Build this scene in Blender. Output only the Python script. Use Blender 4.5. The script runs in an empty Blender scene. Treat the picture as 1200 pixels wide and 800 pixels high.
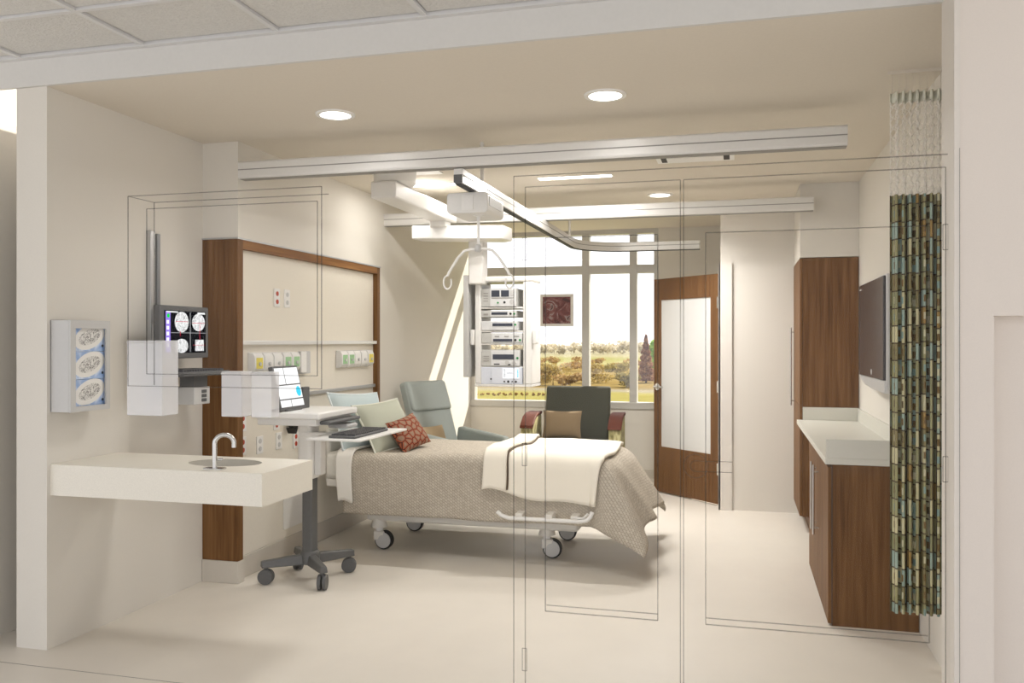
import bpy, bmesh, math, random
from mathutils import Vector, Matrix, noise
random.seed(7)
R = math.radians
SC = bpy.context.scene
COL = SC.collection

# ------------------------------------------------------------------ camera
cam_d = bpy.data.cameras.new('camera')
cam_d.sensor_width = 36.0
cam_d.lens = 1003 / 1200 * 36.0
cam_d.clip_end = 2000
cam_d.clip_start = 0.05
cam = bpy.data.objects.new('camera', cam_d)
cam.location = (0, 0, 1.5)
cam.rotation_euler = (R(90), 0, R(14.853))
COL.objects.link(cam)
SC.camera = cam

# ------------------------------------------------------------------ world, sun, exposure
W = bpy.data.worlds.new('world')
SC.world = W
W.use_nodes = True
bg = W.node_tree.nodes['Background']
bg.inputs['Color'].default_value = (0.97, 0.97, 1.0, 1)
bg.inputs['Strength'].default_value = 1.3
sun_d = bpy.data.lights.new('sun', 'SUN')
sun_d.energy = 8.0
sun_d.angle = R(0.6)
sun_d.color = (1.0, 0.93, 0.8)
sun = bpy.data.objects.new('sun', sun_d)
sun.rotation_euler = Vector((-0.62, -1.0, -1.06)).to_track_quat('-Z', 'Y').to_euler()
sun.location = (6, 20, 14)
COL.objects.link(sun)
SC.view_settings.view_transform = 'Standard'
SC.view_settings.look = 'None'
SC.view_settings.gamma = 1
SC.view_settings.use_curve_mapping = False
SC.view_settings.exposure = 0.27

# ------------------------------------------------------------------ materials
def s2l(v):
    v = v / 255
    return v / 12.92 if v <= 0.04045 else ((v + 0.055) / 1.055) ** 2.4
def rgb(r, g, b):
    return (s2l(r), s2l(g), s2l(b), 1)
class N:
    def __init__(s, name):
        s.m = bpy.data.materials.new(name); s.m.use_nodes = True
        s.t = s.m.node_tree; s.n = s.t.nodes; s.b = s.n['Principled BSDF']; s.out = s.n['Material Output']
    def add(s, typ, **kw):
        o = s.n.new(typ)
        for k, v in kw.items():
            if k in o.inputs: o.inputs[k].default_value = v
            else: setattr(o, k, v)
        return o
    def link(s, a, b): s.t.links.new(a, b)
    def coord(s, kind='Object', scale=(1, 1, 1)):
        tc = s.add('ShaderNodeTexCoord'); mp = s.add('ShaderNodeMapping')
        mp.inputs['Scale'].default_value = scale
        s.link(tc.outputs[kind], mp.inputs[0]); return mp.outputs[0]
    def ramp(s, fac, stops):
        r = s.add('ShaderNodeValToRGB'); e = r.color_ramp.elements
        while len(e) < len(stops): e.new(0.5)
        for i, (p, c) in enumerate(stops): e[i].position = p; e[i].color = c
        s.link(fac, r.inputs[0]); return r
def plain(name, c, rough=0.5, metal=0.0, bump=0.0, bscale=60, var=0.03, spec=0.5):
    k = N(name); co = k.coord('Object')
    no = k.add('ShaderNodeTexNoise', Scale=bscale, Detail=3.0); k.link(co, no.inputs['Vector'])
    a = tuple(max(0, x * (1 - var)) for x in c[:3]) + (1,); b2 = tuple(min(1, x * (1 + var)) for x in c[:3]) + (1,)
    r = k.ramp(no.outputs['Fac'], [(0.35, a), (0.65, b2)])
    k.link(r.outputs[0], k.b.inputs['Base Color'])
    k.b.inputs['Roughness'].default_value = rough; k.b.inputs['Metallic'].default_value = metal
    k.b.inputs['Specular IOR Level'].default_value = spec
    if bump:
        bp = k.add('ShaderNodeBump', Strength=bump, Distance=0.01)
        k.link(no.outputs['Fac'], bp.inputs['Height']); k.link(bp.outputs[0], k.b.inputs['Normal'])
    return k.m
def wood(name, axis='Z', dark=(97, 66, 39), mid=(123, 88, 55), light=(143, 106, 70), sc=1.0):
    k = N(name)
    st = {'Z': (34 * sc, 34 * sc, 1.3), 'Y': (34 * sc, 1.3, 34 * sc), 'X': (1.3, 34 * sc, 34 * sc)}[axis]
    co = k.coord('Object', st)
    n1 = k.add('ShaderNodeTexNoise', Scale=1.0, Detail=6.0, Roughness=0.6, Distortion=0.35); k.link(co, n1.inputs['Vector'])
    r = k.ramp(n1.outputs['Fac'], [(0.3, rgb(*dark)), (0.5, rgb(*mid)), (0.72, rgb(*light))])
    n2 = k.add('ShaderNodeTexNoise', Scale=5.0, Detail=2.0); k.link(co, n2.inputs['Vector'])
    mx = k.add('ShaderNodeMixRGB', blend_type='MULTIPLY'); mx.inputs[0].default_value = 0.22
    k.link(r.outputs[0], mx.inputs[1]); k.link(n2.outputs['Fac'], mx.inputs[2])
    k.link(mx.outputs[0], k.b.inputs['Base Color']); k.b.inputs['Roughness'].default_value = 0.5; k.b.inputs['Specular IOR Level'].default_value = 0.12
    return k.m
def emit(name, c, st):
    k = N(name); e = k.add('ShaderNodeEmission'); e.inputs[0].default_value = c; e.inputs[1].default_value = st
    k.link(e.outputs[0], k.out.inputs[0]); return k.m
def clear(name, c, opacity, rough=0.1, gloss=0.0):
    k = N(name); tr = k.add('ShaderNodeBsdfTransparent'); mx = k.add('ShaderNodeMixShader'); mx.inputs[0].default_value = opacity
    k.b.inputs['Base Color'].default_value = c; k.b.inputs['Roughness'].default_value = rough
    k.b.inputs['Metallic'].default_value = gloss
    k.link(tr.outputs[0], mx.inputs[1]); k.link(k.b.outputs[0], mx.inputs[2]); k.link(mx.outputs[0], k.out.inputs[0]); return k.m

M = {}
M['wall'] = plain('wall_paint', rgb(222, 217, 208), 0.75, bump=0.03, bscale=220, var=0.01, spec=0.2)
M['wallp'] = plain('corridor_wall_paint', rgb(224, 216, 208), 0.75, bump=0.03, bscale=220, var=0.01, spec=0.2)
M['ceil'] = plain('ceiling_paint', rgb(222, 214, 201), 0.85, var=0.01, spec=0.15)
M['floor'] = plain('resilient_floor', rgb(224, 217, 206), 0.38, bscale=4, var=0.015, spec=0.35)
M['base'] = plain('baseboard_vinyl', rgb(204, 197, 186), 0.5, var=0.01)
M['head'] = plain('header_paint', rgb(214, 212, 208), 0.7, var=0.01, spec=0.2)
M['trim'] = plain('trim_paint', rgb(220, 214, 206), 0.5, var=0.01)
M['panel'] = plain('headwall_laminate', rgb(232, 225, 211), 0.5, var=0.01)
M['tile'] = plain('acoustic_tile', rgb(212, 210, 206), 0.9, bump=0.6, bscale=90, var=0.04, spec=0.1)
M['grid'] = plain('ceiling_grid', rgb(214, 213, 212), 0.5, var=0.01)
M['gap'] = plain('dark_gap', rgb(70, 66, 62), 0.8)
M['woodz'] = wood('walnut_upright', 'Z')
M['woody'] = wood('walnut_along_depth', 'Y', (118, 79, 45), (144, 101, 60), (162, 119, 74))
M['woodd'] = wood('walnut_door', 'Z', (90, 61, 36), (116, 82, 50), (136, 99, 63), 1.3)
M['white'] = plain('white_enamel', rgb(236, 234, 230), 0.35, var=0.01)
M['plast'] = plain('white_plastic', rgb(228, 226, 222), 0.4, var=0.01)
M['gplast'] = plain('pale_grey_plastic', rgb(198, 197, 195), 0.45, var=0.01)
M['alu'] = plain('brushed_aluminium', rgb(190, 190, 190), 0.35, 0.7, var=0.02)
M['alud'] = plain('dark_aluminium', rgb(140, 142, 144), 0.4, 0.5, var=0.02)
M['chrome'] = plain('satin_steel', rgb(205, 204, 202), 0.25, 0.9, var=0.01)
M['railw'] = plain('white_extrusion', rgb(226, 224, 220), 0.3, 0.15, var=0.01)
M['groove'] = plain('groove_shadow', rgb(150, 147, 142), 0.6)
M['dgrey'] = plain('dark_grey_plastic', rgb(92, 92, 92), 0.5, var=0.03)
M['cgrey'] = plain('cart_grey_metal', rgb(98, 98, 97), 0.45, 0.1, var=0.03)
M['black'] = plain('black_rubber', rgb(38, 38, 38), 0.6)
M['key'] = plain('keyboard_keys', rgb(74, 74, 76), 0.55)
M['solid'] = plain('solid_surface', rgb(234, 229, 217), 0.4, bscale=260, var=0.035)
M['basin'] = plain('basin_grey', rgb(196, 191, 180), 0.35, var=0.02)
M['counter'] = plain('counter_solid_surface', rgb(214, 212, 202), 0.38, bscale=260, var=0.04)
M['frost'] = plain('frosted_panel', rgb(216, 215, 213), 0.25, var=0.005)
M['winframe'] = plain('window_aluminium', rgb(196, 193, 187), 0.45, 0.1, var=0.01)
M['glass'] = clear('window_glass', (0.9, 0.92, 0.95, 1), 0.035, 0.02, 1.0)
M['ghost'] = clear('clear_partition_glass', (0.9, 0.9, 0.9, 1), 0.005, 0.05, 1.0)
M['ghostline'] = clear('glass_edge_line', rgb(70, 64, 58), 0.32, 0.6)
M['acryl'] = clear('translucent_acrylic', rgb(244, 244, 246), 0.52, 0.35)
M['led'] = emit('lamp_diffuser', (1, 0.97, 0.92, 1), 6.0)
M['screen_white'] = emit('screen_white', (1, 1, 1, 1), 0.95)
M['screen_black'] = emit('screen_black', (0.002, 0.002, 0.003, 1), 1.0)
M['screen_purple'] = emit('screen_purple', (0.3, 0.2, 0.75, 1), 1.0)
M['screen_green'] = emit('screen_green', (0.0, 0.7, 0.05, 1), 1.0)
M['screen_red'] = emit('screen_red', (0.7, 0.02, 0.06, 1), 0.9)
M['screen_cyan'] = emit('screen_cyan', (0.07, 0.62, 0.85, 1), 1.0)
M['screen_grey'] = emit('screen_grey', (0.55, 0.55, 0.57, 1), 1.0)
M['tvscreen'] = plain('tv_glass_off', rgb(72, 68, 70), 0.18, var=0.01)
M['silver'] = plain('silver_plastic', rgb(202, 202, 202), 0.35, 0.2, var=0.01)
M['device'] = plain('device_grey', rgb(196, 195, 191), 0.5, var=0.02)
M['deviceface'] = plain('device_face', rgb(222, 222, 222), 0.45, var=0.02)
M['disp'] = plain('device_display', rgb(58, 62, 74), 0.3)
M['bluewht'] = plain('pale_blue_panel', rgb(222, 226, 236), 0.4, var=0.01)
M['green'] = plain('green_button', rgb(40, 140, 70), 0.4)
M['redo'] = plain('red_socket', rgb(186, 74, 52), 0.45)
M['yellow'] = plain('yellow_label', rgb(232, 216, 96), 0.5)
M['lgreen'] = plain('green_label', rgb(158, 198, 150), 0.5)
M['blue_f'] = plain('pale_blue_fabric', rgb(190, 203, 204), 0.85, bump=0.1, bscale=300)
M['blue_p'] = plain('pale_blue_piping', rgb(226, 232, 232), 0.8)
M['sage_f'] = plain('sage_fabric', rgb(178, 180, 163), 0.85, bump=0.1, bscale=300)
M['sage_p'] = plain('sage_piping', rgb(222, 222, 208), 0.8)
M['recl'] = plain('blue_grey_upholstery', rgb(171, 179, 175), 0.6, bump=0.05, bscale=200)
M['beige_f'] = plain('beige_fabric', rgb(192, 170, 138), 0.9, bump=0.1, bscale=300)
M['tan_f'] = plain('tan_fabric', rgb(132, 112, 84), 0.9, bump=0.1, bscale=300)
M['olive'] = plain('dark_olive_upholstery', rgb(62, 62, 48), 0.8, bump=0.05, bscale=300)
M['armwood'] = plain('red_brown_armrest', rgb(92, 46, 30), 0.6, bscale=30, var=0.12, spec=0.2)
M['linen'] = plain('white_linen', rgb(240, 236, 228), 0.9, bump=0.05, bscale=200, var=0.01)
M['throw'] = plain('cream_fleece', rgb(246, 239, 224), 0.95, bump=0.25, bscale=400, var=0.02)
M['throwedge'] = plain('throw_edge_stitch_shade', rgb(98, 84, 68), 0.95)
M['mattress'] = plain('mattress_ticking', rgb(228, 224, 214), 0.8, var=0.01)
M['bedw'] = plain('bed_frame_white', rgb(226, 222, 214), 0.45, var=0.01)
M['bark'] = plain('bark', rgb(96, 78, 60), 0.9, bscale=12, var=0.2)

def mat_leaf(name, c1, c2, c3):
    k = N(name); co = k.coord('Object')
    no = k.add('ShaderNodeTexNoise', Scale=2.6, Detail=4.0); k.link(co, no.inputs['Vector'])
    r = k.ramp(no.outputs['Fac'], [(0.32, rgb(*c1)), (0.5, rgb(*c2)), (0.68, rgb(*c3))])
    k.link(r.outputs[0], k.b.inputs['Base Color']); k.b.inputs['Roughness'].default_value = 0.8
    k.b.inputs['Specular IOR Level'].default_value = 0.1
    tl = k.add('ShaderNodeBsdfTranslucent'); k.link(r.outputs[0], tl.inputs[0])
    mx = k.add('ShaderNodeMixShader'); mx.inputs[0].default_value = 0.45
    k.link(k.b.outputs[0], mx.inputs[1]); k.link(tl.outputs[0], mx.inputs[2]); k.link(mx.outputs[0], k.out.inputs[0])
    return k.m
M['leaf_gold'] = mat_leaf('autumn_gold_leaves', (122, 104, 52), (166, 144, 82), (196, 176, 118))
M['leaf_tan'] = mat_leaf('autumn_tan_leaves', (124, 98, 58), (166, 136, 86), (192, 166, 118))
M['leaf_olive'] = mat_leaf('olive_leaves', (112, 102, 58), (150, 136, 82), (178, 164, 108))
M['leaf_russet'] = mat_leaf('russet_needles', (116, 80, 58), (164, 122, 92), (200, 166, 130))
M['leaf_green'] = mat_leaf('fresh_green_leaves', (96, 140, 40), (146, 186, 72), (196, 216, 130))
M['leaf_far_haze'] = mat_leaf('far_leaves_haze_pale', (190, 180, 154), (212, 203, 180), (226, 219, 200))  # leaf colour paled to stand in for distance haze

def mat_ground():
    k = N('meadow_ground'); tc = k.add('ShaderNodeTexCoord'); sp = k.add('ShaderNodeSeparateXYZ')
    k.link(tc.outputs['Object'], sp.inputs[0])
    no = k.add('ShaderNodeTexNoise', Scale=0.06, Detail=3.0); k.link(tc.outputs['Object'], no.inputs['Vector'])
    ad = k.add('ShaderNodeMath', operation='MULTIPLY_ADD'); ad.inputs[1].default_value = 14; k.link(no.outputs['Fac'], ad.inputs[0]); k.link(sp.outputs['Y'], ad.inputs[2])
    mr = k.add('ShaderNodeMapRange'); mr.inputs['From Min'].default_value = 40; mr.inputs['From Max'].default_value = 340
    k.link(ad.outputs[0], mr.inputs['Value'])
    r = k.ramp(mr.outputs[0], [(0.0, rgb(132, 128, 70)), (0.135, rgb(138, 130, 76)), (0.15, rgb(136, 130, 114)), (0.165, rgb(128, 110, 68)),
                               (0.36, rgb(134, 116, 72)), (0.45, rgb(148, 142, 100)), (0.62, rgb(134, 132, 82)), (0.75, rgb(148, 142, 112)), (1.0, rgb(148, 142, 118))])
    n2 = k.add('ShaderNodeTexNoise', Scale=0.9, Detail=5.0); k.link(tc.outputs['Object'], n2.inputs['Vector'])
    r2 = k.ramp(n2.outputs['Fac'], [(0.3, (0.72, 0.72, 0.7, 1)), (0.7, (1, 1, 1, 1))])
    mx = k.add('ShaderNodeMixRGB', blend_type='MULTIPLY'); mx.inputs[0].default_value = 0.8; hs = None
    k.link(r.outputs[0], mx.inputs[1]); k.link(r2.outputs[0], mx.inputs[2])
    k.link(mx.outputs[0], k.b.inputs['Base Color']); k.b.inputs['Roughness'].default_value = 1.0; k.b.inputs['Specular IOR Level'].default_value = 0.0
    return k.m
M['ground'] = mat_ground()

def mat_coverlet():
    k = N('woven_coverlet'); co = k.coord('UV', (1, 1, 1))
    br = k.add('ShaderNodeTexBrick', offset=0.5); br.inputs['Scale'].default_value = 26
    br.inputs['Color1'].default_value = rgb(206, 197, 182); br.inputs['Color2'].default_value = rgb(192, 182, 167); br.inputs['Mortar'].default_value = rgb(148, 137, 121)
    br.inputs['Mortar Size'].default_value = 0.035; br.inputs['Brick Width'].default_value = 0.6; br.inputs['Row Height'].default_value = 0.42; br.inputs['Mortar Smooth'].default_value = 0.6
    mp = k.add('ShaderNodeMapping'); mp.inputs['Rotation'].default_value = (0, 0, R(35)); k.link(co, mp.inputs[0]); k.link(mp.outputs[0], br.inputs['Vector'])
    k.link(br.outputs['Color'], k.b.inputs['Base Color']); k.b.inputs['Roughness'].default_value = 0.95; k.b.inputs['Specular IOR Level'].default_value = 0.1
    bp = k.add('ShaderNodeBump', Strength=0.7, Distance=0.006); bp.invert = True
    k.link(br.outputs['Fac'], bp.inputs['Height']); k.link(bp.outputs[0], k.b.inputs['Normal']); return k.m
M['coverlet'] = mat_coverlet()

def mat_curtain():
    k = N('patterned_curtain'); co = k.coord('UV', (1, 1, 1)); sp = k.add('ShaderNodeSeparateXYZ'); k.link(co, sp.inputs[0])
    def m(op, a, b=None, c=None):
        o = k.add('ShaderNodeMath', operation=op)
        for i, v in enumerate((a, b, c)):
            if v is None: continue
            if isinstance(v, (int, float)): o.inputs[i].default_value = v
            else: k.link(v, o.inputs[i])
        return o.outputs[0]
    u, v = sp.outputs['X'], sp.outputs['Y']
    cu = m('FLOOR', u); fu = m('FRACT', u)
    sh = m('MULTIPLY', m('FRACT', m('MULTIPLY', cu, 0.37)), 0.3)
    vv = m('ADD', v, sh); cv = m('FLOOR', vv); fv = m('FRACT', vv)
    cm = k.add('ShaderNodeCombineXYZ'); k.link(cu, cm.inputs[0]); k.link(cv, cm.inputs[1])
    wn = k.add('ShaderNodeTexWhiteNoise', noise_dimensions='3D'); k.link(cm.outputs[0], wn.inputs['Vector'])
    rc = k.ramp(wn.outputs['Value'], [(0.0, rgb(158, 154, 112)), (0.22, rgb(160, 180, 168)), (0.4, rgb(206, 200, 160)), (0.55, rgb(134, 124, 84)), (0.7, rgb(164, 162, 122)), (0.82, rgb(164, 134, 76)), (0.9, rgb(146, 146, 108))])
    rc.color_ramp.interpolation = 'CONSTANT'
    def dist(fr): return m('MINIMUM', fr, m('SUBTRACT', 1.0, fr))
    du, dv = dist(fu), m('MULTIPLY', dist(fv), 1.4)
    edge = m('LESS_THAN', m('MINIMUM', du, dv), 0.055)
    inner = m('MULTIPLY', m('GREATER_THAN', du, 0.3), m('GREATER_THAN', dv, 0.42))
    cm2 = k.add('ShaderNodeCombineXYZ'); k.link(cv, cm2.inputs[0]); k.link(cu, cm2.inputs[1]); cm2.inputs[2].default_value = 3.3
    wn2 = k.add('ShaderNodeTexWhiteNoise', noise_dimensions='3D'); k.link(cm2.outputs[0], wn2.inputs['Vector'])
    ri = k.ramp(wn2.outputs['Value'], [(0.0, rgb(120, 96, 54)), (0.35, rgb(208, 204, 172)), (0.65, rgb(140, 166, 160)), (0.85, rgb(98, 84, 52))]); ri.color_ramp.interpolation = 'CONSTANT'
    m1 = k.add('ShaderNodeMixRGB'); k.link(inner, m1.inputs[0]); k.link(rc.outputs[0], m1.inputs[1]); k.link(ri.outputs[0], m1.inputs[2])
    m2 = k.add('ShaderNodeMixRGB'); k.link(edge, m2.inputs[0]); k.link(m1.outputs[0], m2.inputs[1]); m2.inputs[2].default_value = rgb(78, 62, 40)
    k.link(m2.outputs[0], k.b.inputs['Base Color']); k.b.inputs['Roughness'].default_value = 0.7; return k.m
M['curtain'] = mat_curtain()

def mat_cell_print():
    k = N('orange_circle_print'); co = k.coord('Object', (21, 21, 21))
    vo = k.add('ShaderNodeTexVoronoi', feature='DISTANCE_TO_EDGE', voronoi_dimensions='2D'); vo.inputs['Scale'].default_value = 1.0; vo.inputs['Randomness'].default_value = 0.7; k.link(co, vo.inputs['Vector'])
    r = k.ramp(vo.outputs['Distance'], [(0.0, rgb(60, 36, 28)), (0.05, rgb(66, 38, 28)), (0.075, rgb(182, 80, 38)), (0.11, rgb(176, 78, 38)), (0.16, rgb(120, 94, 76)), (0.3, rgb(150, 122, 100)), (0.5, rgb(136, 110, 90))])
    k.link(r.outputs[0], k.b.inputs['Base Color']); k.b.inputs['Roughness'].default_value = 0.85; return k.m
M['cells'] = mat_cell_print()
def mat_tweed():
    k = N('moss_tweed'); co = k.coord('Object', (1, 1, 0.35))
    no = k.add('ShaderNodeTexNoise', Scale=46.0, Detail=4.0); k.link(co, no.inputs['Vector'])
    r = k.ramp(no.outputs['Fac'], [(0.35, rgb(120, 112, 70)), (0.5, rgb(160, 152, 104)), (0.65, rgb(196, 188, 140))])
    k.link(r.outputs[0], k.b.inputs['Base Color']); k.b.inputs['Roughness'].default_value = 0.9; return k.m
M['tweed'] = mat_tweed()
def mat_art():
    k = N('dark_red_abstract_print'); co = k.coord('Object', (1, 1, 1))
    no = k.add('ShaderNodeTexNoise', Scale=7.0, Detail=5.0, Distortion=2.5); k.link(co, no.inputs['Vector'])
    r = k.ramp(no.outputs['Fac'], [(0.3, rgb(70, 40, 42)), (0.48, rgb(122, 64, 62)), (0.56, rgb(140, 92, 88)), (0.63, rgb(170, 158, 156)), (0.7, rgb(92, 50, 50))])
    k.link(r.outputs[0], k.b.inputs['Base Color']); k.b.inputs['Roughness'].default_value = 0.4; return k.m
M['art'] = mat_art()
def mat_blue_print():
    k = N('glove_box_blue_print'); co = k.coord('Object', (1, 1, 1))
    no = k.add('ShaderNodeTexNoise', Scale=16.0, Detail=3.0, Distortion=1.5); k.link(co, no.inputs['Vector'])
    r = k.ramp(no.outputs['Fac'], [(0.3, rgb(134, 166, 216)), (0.5, rgb(172, 194, 228)), (0.62, rgb(206, 218, 238)), (0.75, rgb(226, 232, 242))])
    k.link(r.outputs[0], k.b.inputs['Base Color']); k.b.inputs['Roughness'].default_value = 0.5; return k.m
M['bluebox'] = mat_blue_print()
def mat_crumple(name, a, b, sc, dist):
    k = N(name); co = k.coord('Object', (1, 1, 1))
    no = k.add('ShaderNodeTexNoise', Scale=sc, Detail=5.0, Distortion=dist); k.link(co, no.inputs['Vector'])
    r = k.ramp(no.outputs['Fac'], [(0.46, a), (0.5, b), (0.52, b), (0.56, a)])
    k.link(r.outputs[0], k.b.inputs['Base Color']); k.b.inputs['Roughness'].default_value = 0.6; return k, r
M['glovecr'] = mat_crumple('crumpled_gloves', rgb(228, 226, 222), rgb(96, 94, 92), 55, 1.6)[0].m
def mat_scan():
    k, r = mat_crumple('brain_scan_image', (0.82, 0.82, 0.82, 1), (0.3, 0.3, 0.3, 1), 50, 1.0)
    e = k.add('ShaderNodeEmission'); k.link(r.outputs[0], e.inputs[0]); k.link(e.outputs[0], k.out.inputs[0]); return k.m
M['scan'] = mat_scan()

# ------------------------------------------------------------------ geometry helpers
class G:
    def __init__(s): s.v = []; s.f = []; s.uv = None
    def box(s, x0, x1, y0, y1, z0, z1):
        if x0 > x1: x0, x1 = x1, x0
        if y0 > y1: y0, y1 = y1, y0
        if z0 > z1: z0, z1 = z1, z0
        n = len(s.v)
        s.v += [(x0, y0, z0), (x1, y0, z0), (x1, y1, z0), (x0, y1, z0), (x0, y0, z1), (x1, y0, z1), (x1, y1, z1), (x0, y1, z1)]
        s.f += [tuple(n + i for i in q) for q in ((3, 2, 1, 0), (4, 5, 6, 7), (0, 1, 5, 4), (1, 2, 6, 5), (2, 3, 7, 6), (3, 0, 4, 7))]
        return s
    def prism(s, pts, axis, a, b):
        # pts: 2D outline; axis: extrusion axis
        def put(p, t):
            return {'X': (t, p[0], p[1]), 'Y': (p[0], t, p[1]), 'Z': (p[0], p[1], t)}[axis]
        n = len(s.v); m = len(pts)
        s.v += [put(p, a) for p in pts] + [put(p, b) for p in pts]
        s.f += [tuple(range(n + m - 1, n - 1, -1)), tuple(range(n + m, n + 2 * m))]
        s.f += [(n + i, n + (i + 1) % m, n + m + (i + 1) % m, n + m + i) for i in range(m)]
        return s
    def tube(s, pts, r, n=10, cap=True):
        pts = [Vector(p) for p in pts]; rs = r if isinstance(r, (list, tuple)) else [r] * len(pts)
        rings = []; up = None
        for i, p in enumerate(pts):
            t = (pts[min(i + 1, len(pts) - 1)] - pts[max(i - 1, 0)]).normalized()
            if up is None:
                up = Vector((0, 0, 1)) if abs(t.z) < 0.9 else Vector((1, 0, 0))
            a = t.cross(up)
            if a.length < 1e-4: a = t.cross(Vector((0, 1, 0)))
            a.normalize(); b = a.cross(t).normalized(); up = b
            k = len(s.v)
            for j in range(n):
                th = 2 * math.pi * j / n
                s.v.append(tuple(p + rs[i] * (math.cos(th) * a + math.sin(th) * b)))
            rings.append(k)
        for i in range(len(rings) - 1):
            for j in range(n):
                s.f.append((rings[i] + j, rings[i] + (j + 1) % n, rings[i + 1] + (j + 1) % n, rings[i + 1] + j))
        if cap:
            s.f.append(tuple(rings[0] + j for j in reversed(range(n)))); s.f.append(tuple(rings[-1] + j for j in range(n)))
        return s
    def cyl(s, p0, p1, r, n=24, r2=None):
        return s.tube([p0, p1], [r, r if r2 is None else r2], n)
    def lathe(s, prof, c=(0, 0, 0), n=24, axis='Z', sx=1, sy=1, cap=True):
        rings = []
        for (r, z) in prof:
            k = len(s.v)
            for j in range(n):
                th = 2 * math.pi * j / n; a, b = r * math.cos(th) * sx, r * math.sin(th) * sy
                p = {'Z': (a, b, z), 'Y': (a, z, b), 'X': (z, a, b)}[axis]
                s.v.append((p[0] + c[0], p[1] + c[1], p[2] + c[2]))
            rings.append(k)
        for i in range(len(rings) - 1):
            for j in range(n):
                s.f.append((rings[i] + j, rings[i] + (j + 1) % n, rings[i + 1] + (j + 1) % n, rings[i + 1] + j))
        if cap: s.f.append(tuple(rings[0] + j for j in reversed(range(n)))); s.f.append(tuple(rings[-1] + j for j in range(n)))
        return s
    def disc(s, c, ra, rb, nrm='X', n=28, th=0.001):
        # flat ellipse; nrm axis it faces; ra along first in-plane axis, rb along second
        pts = [(c[1] + ra * math.cos(2 * math.pi * i / n), c[2] + rb * math.sin(2 * math.pi * i / n)) for i in range(n)] if nrm == 'X' else \
              [(c[0] + ra * math.cos(2 * math.pi * i / n), c[2] + rb * math.sin(2 * math.pi * i / n)) for i in range(n)] if nrm == 'Y' else \
              [(c[0] + ra * math.cos(2 * math.pi * i / n), c[1] + rb * math.sin(2 * math.pi * i / n)) for i in range(n)]
        k = {'X': 0, 'Y': 1, 'Z': 2}[nrm]
        return s.prism(pts, nrm, c[k], c[k] + th)
    def sheet(s, fn, us, vs, closed=False):
        n = len(s.v); nu, nv = len(us), len(vs)
        if s.uv is None: s.uv = {}
        for i, u in enumerate(us):
            for j, v in enumerate(vs):
                s.uv[len(s.v)] = (u, v); s.v.append(tuple(fn(u, v)))
        for i in range(nu - 1):
            for j in range(nv - 1):
                s.f.append((n + i * nv + j, n + (i + 1) * nv + j, n + (i + 1) * nv + j + 1, n + i * nv + j + 1))
        return s
def lin(a, b, n): return [a + (b - a) * i / (n - 1) for i in range(n)]
ROOT = {}
def O(name, g, mat, parent=None, local=False, smooth=False, bevel=0.0, seg=2, solid=0.0, subd=0, smart=False, sref=(0, 0, 0)):
    me = bpy.data.meshes.new(name)
    off = Vector((0, 0, 0))
    if parent is not None:
        if not local: off = ROOT[parent.name]
    elif not local:
        xs = [p[0] for p in g.v]; ys = [p[1] for p in g.v]; zs = [p[2] for p in g.v]
        off = Vector(((min(xs) + max(xs)) / 2, (min(ys) + max(ys)) / 2, min(zs)))
    me.from_pydata([tuple(Vector(p) - off) for p in g.v], [], g.f)
    if g.uv:
        ul = me.uv_layers.new(name='UVMap')
        for lp in me.loops: ul.data[lp.index].uv = g.uv.get(lp.vertex_index, (0, 0))
    bm = bmesh.new(); bm.from_mesh(me); bmesh.ops.recalc_face_normals(bm, faces=bm.faces); bm.to_mesh(me); bm.free()
    if smooth:
        me.polygons.foreach_set('use_smooth', [True] * len(me.polygons))
        if smart: me.set_sharp_from_angle(angle=R(40))
    me.materials.append(M[mat] if isinstance(mat, str) else mat)
    o = bpy.data.objects.new(name, me); COL.objects.link(o)
    if parent is not None:
        o.parent = parent; ROOT[o.name] = ROOT[parent.name]
    else:
        o.location = off; ROOT[o.name] = off.copy()
    if solid:
        md = o.modifiers.new('thickness', 'SOLIDIFY'); md.thickness = solid; md.offset = 1
    if bevel:
        md = o.modifiers.new('bevel', 'BEVEL'); md.width = bevel; md.segments = seg; md.limit_method = 'ANGLE'; md.angle_limit = R(35)
        me.polygons.foreach_set('use_smooth', [True] * len(me.polygons)); me.set_sharp_from_angle(angle=R(80)) if not smooth else None
    if subd:
        md = o.modifiers.new('subdivision', 'SUBSURF'); md.levels = subd; md.render_levels = subd
    return o
def tag(o, label, cat, group=None):
    o['label'] = label; o['category'] = cat
    if group: o['group'] = group
    return o
def thing(name, label, cat, loc, rz=0, group=None):
    o = bpy.data.objects.new(name, None); COL.objects.link(o); o.empty_display_size = 0.05
    o.location = loc; o.rotation_euler = (0, 0, rz); ROOT[o.name] = Vector(loc)
    return tag(o, label, cat, group)
def struct(o, label=None):
    o['kind'] = 'structure'
    if label: o['label'] = label
    return o
def sroot(name, loc, label, rz=0):
    o = bpy.data.objects.new(name, None); COL.objects.link(o); o.location = loc; o.rotation_euler = (0, 0, rz); o.empty_display_size = 0.05
    ROOT[o.name] = Vector(loc); return struct(o, label)
def link_copy(o, parent, dloc):
    c = o.copy(); COL.objects.link(c); c.parent = parent; c.location = Vector(o.location) + Vector(dloc)
    if parent is not None: ROOT[c.name] = ROOT[parent.name]
    return c
def B(*a): return G().box(*a)
def spot(name, loc, power, size=1.9, blend=0.6, rad=0.07, col=(1, 0.98, 0.95)):
    d = bpy.data.lights.new(name, 'SPOT'); d.energy = power; d.spot_size = size; d.spot_blend = blend; d.shadow_soft_size = rad; d.color = col
    o = bpy.data.objects.new(name, d); COL.objects.link(o); o.location = loc; return o
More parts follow.
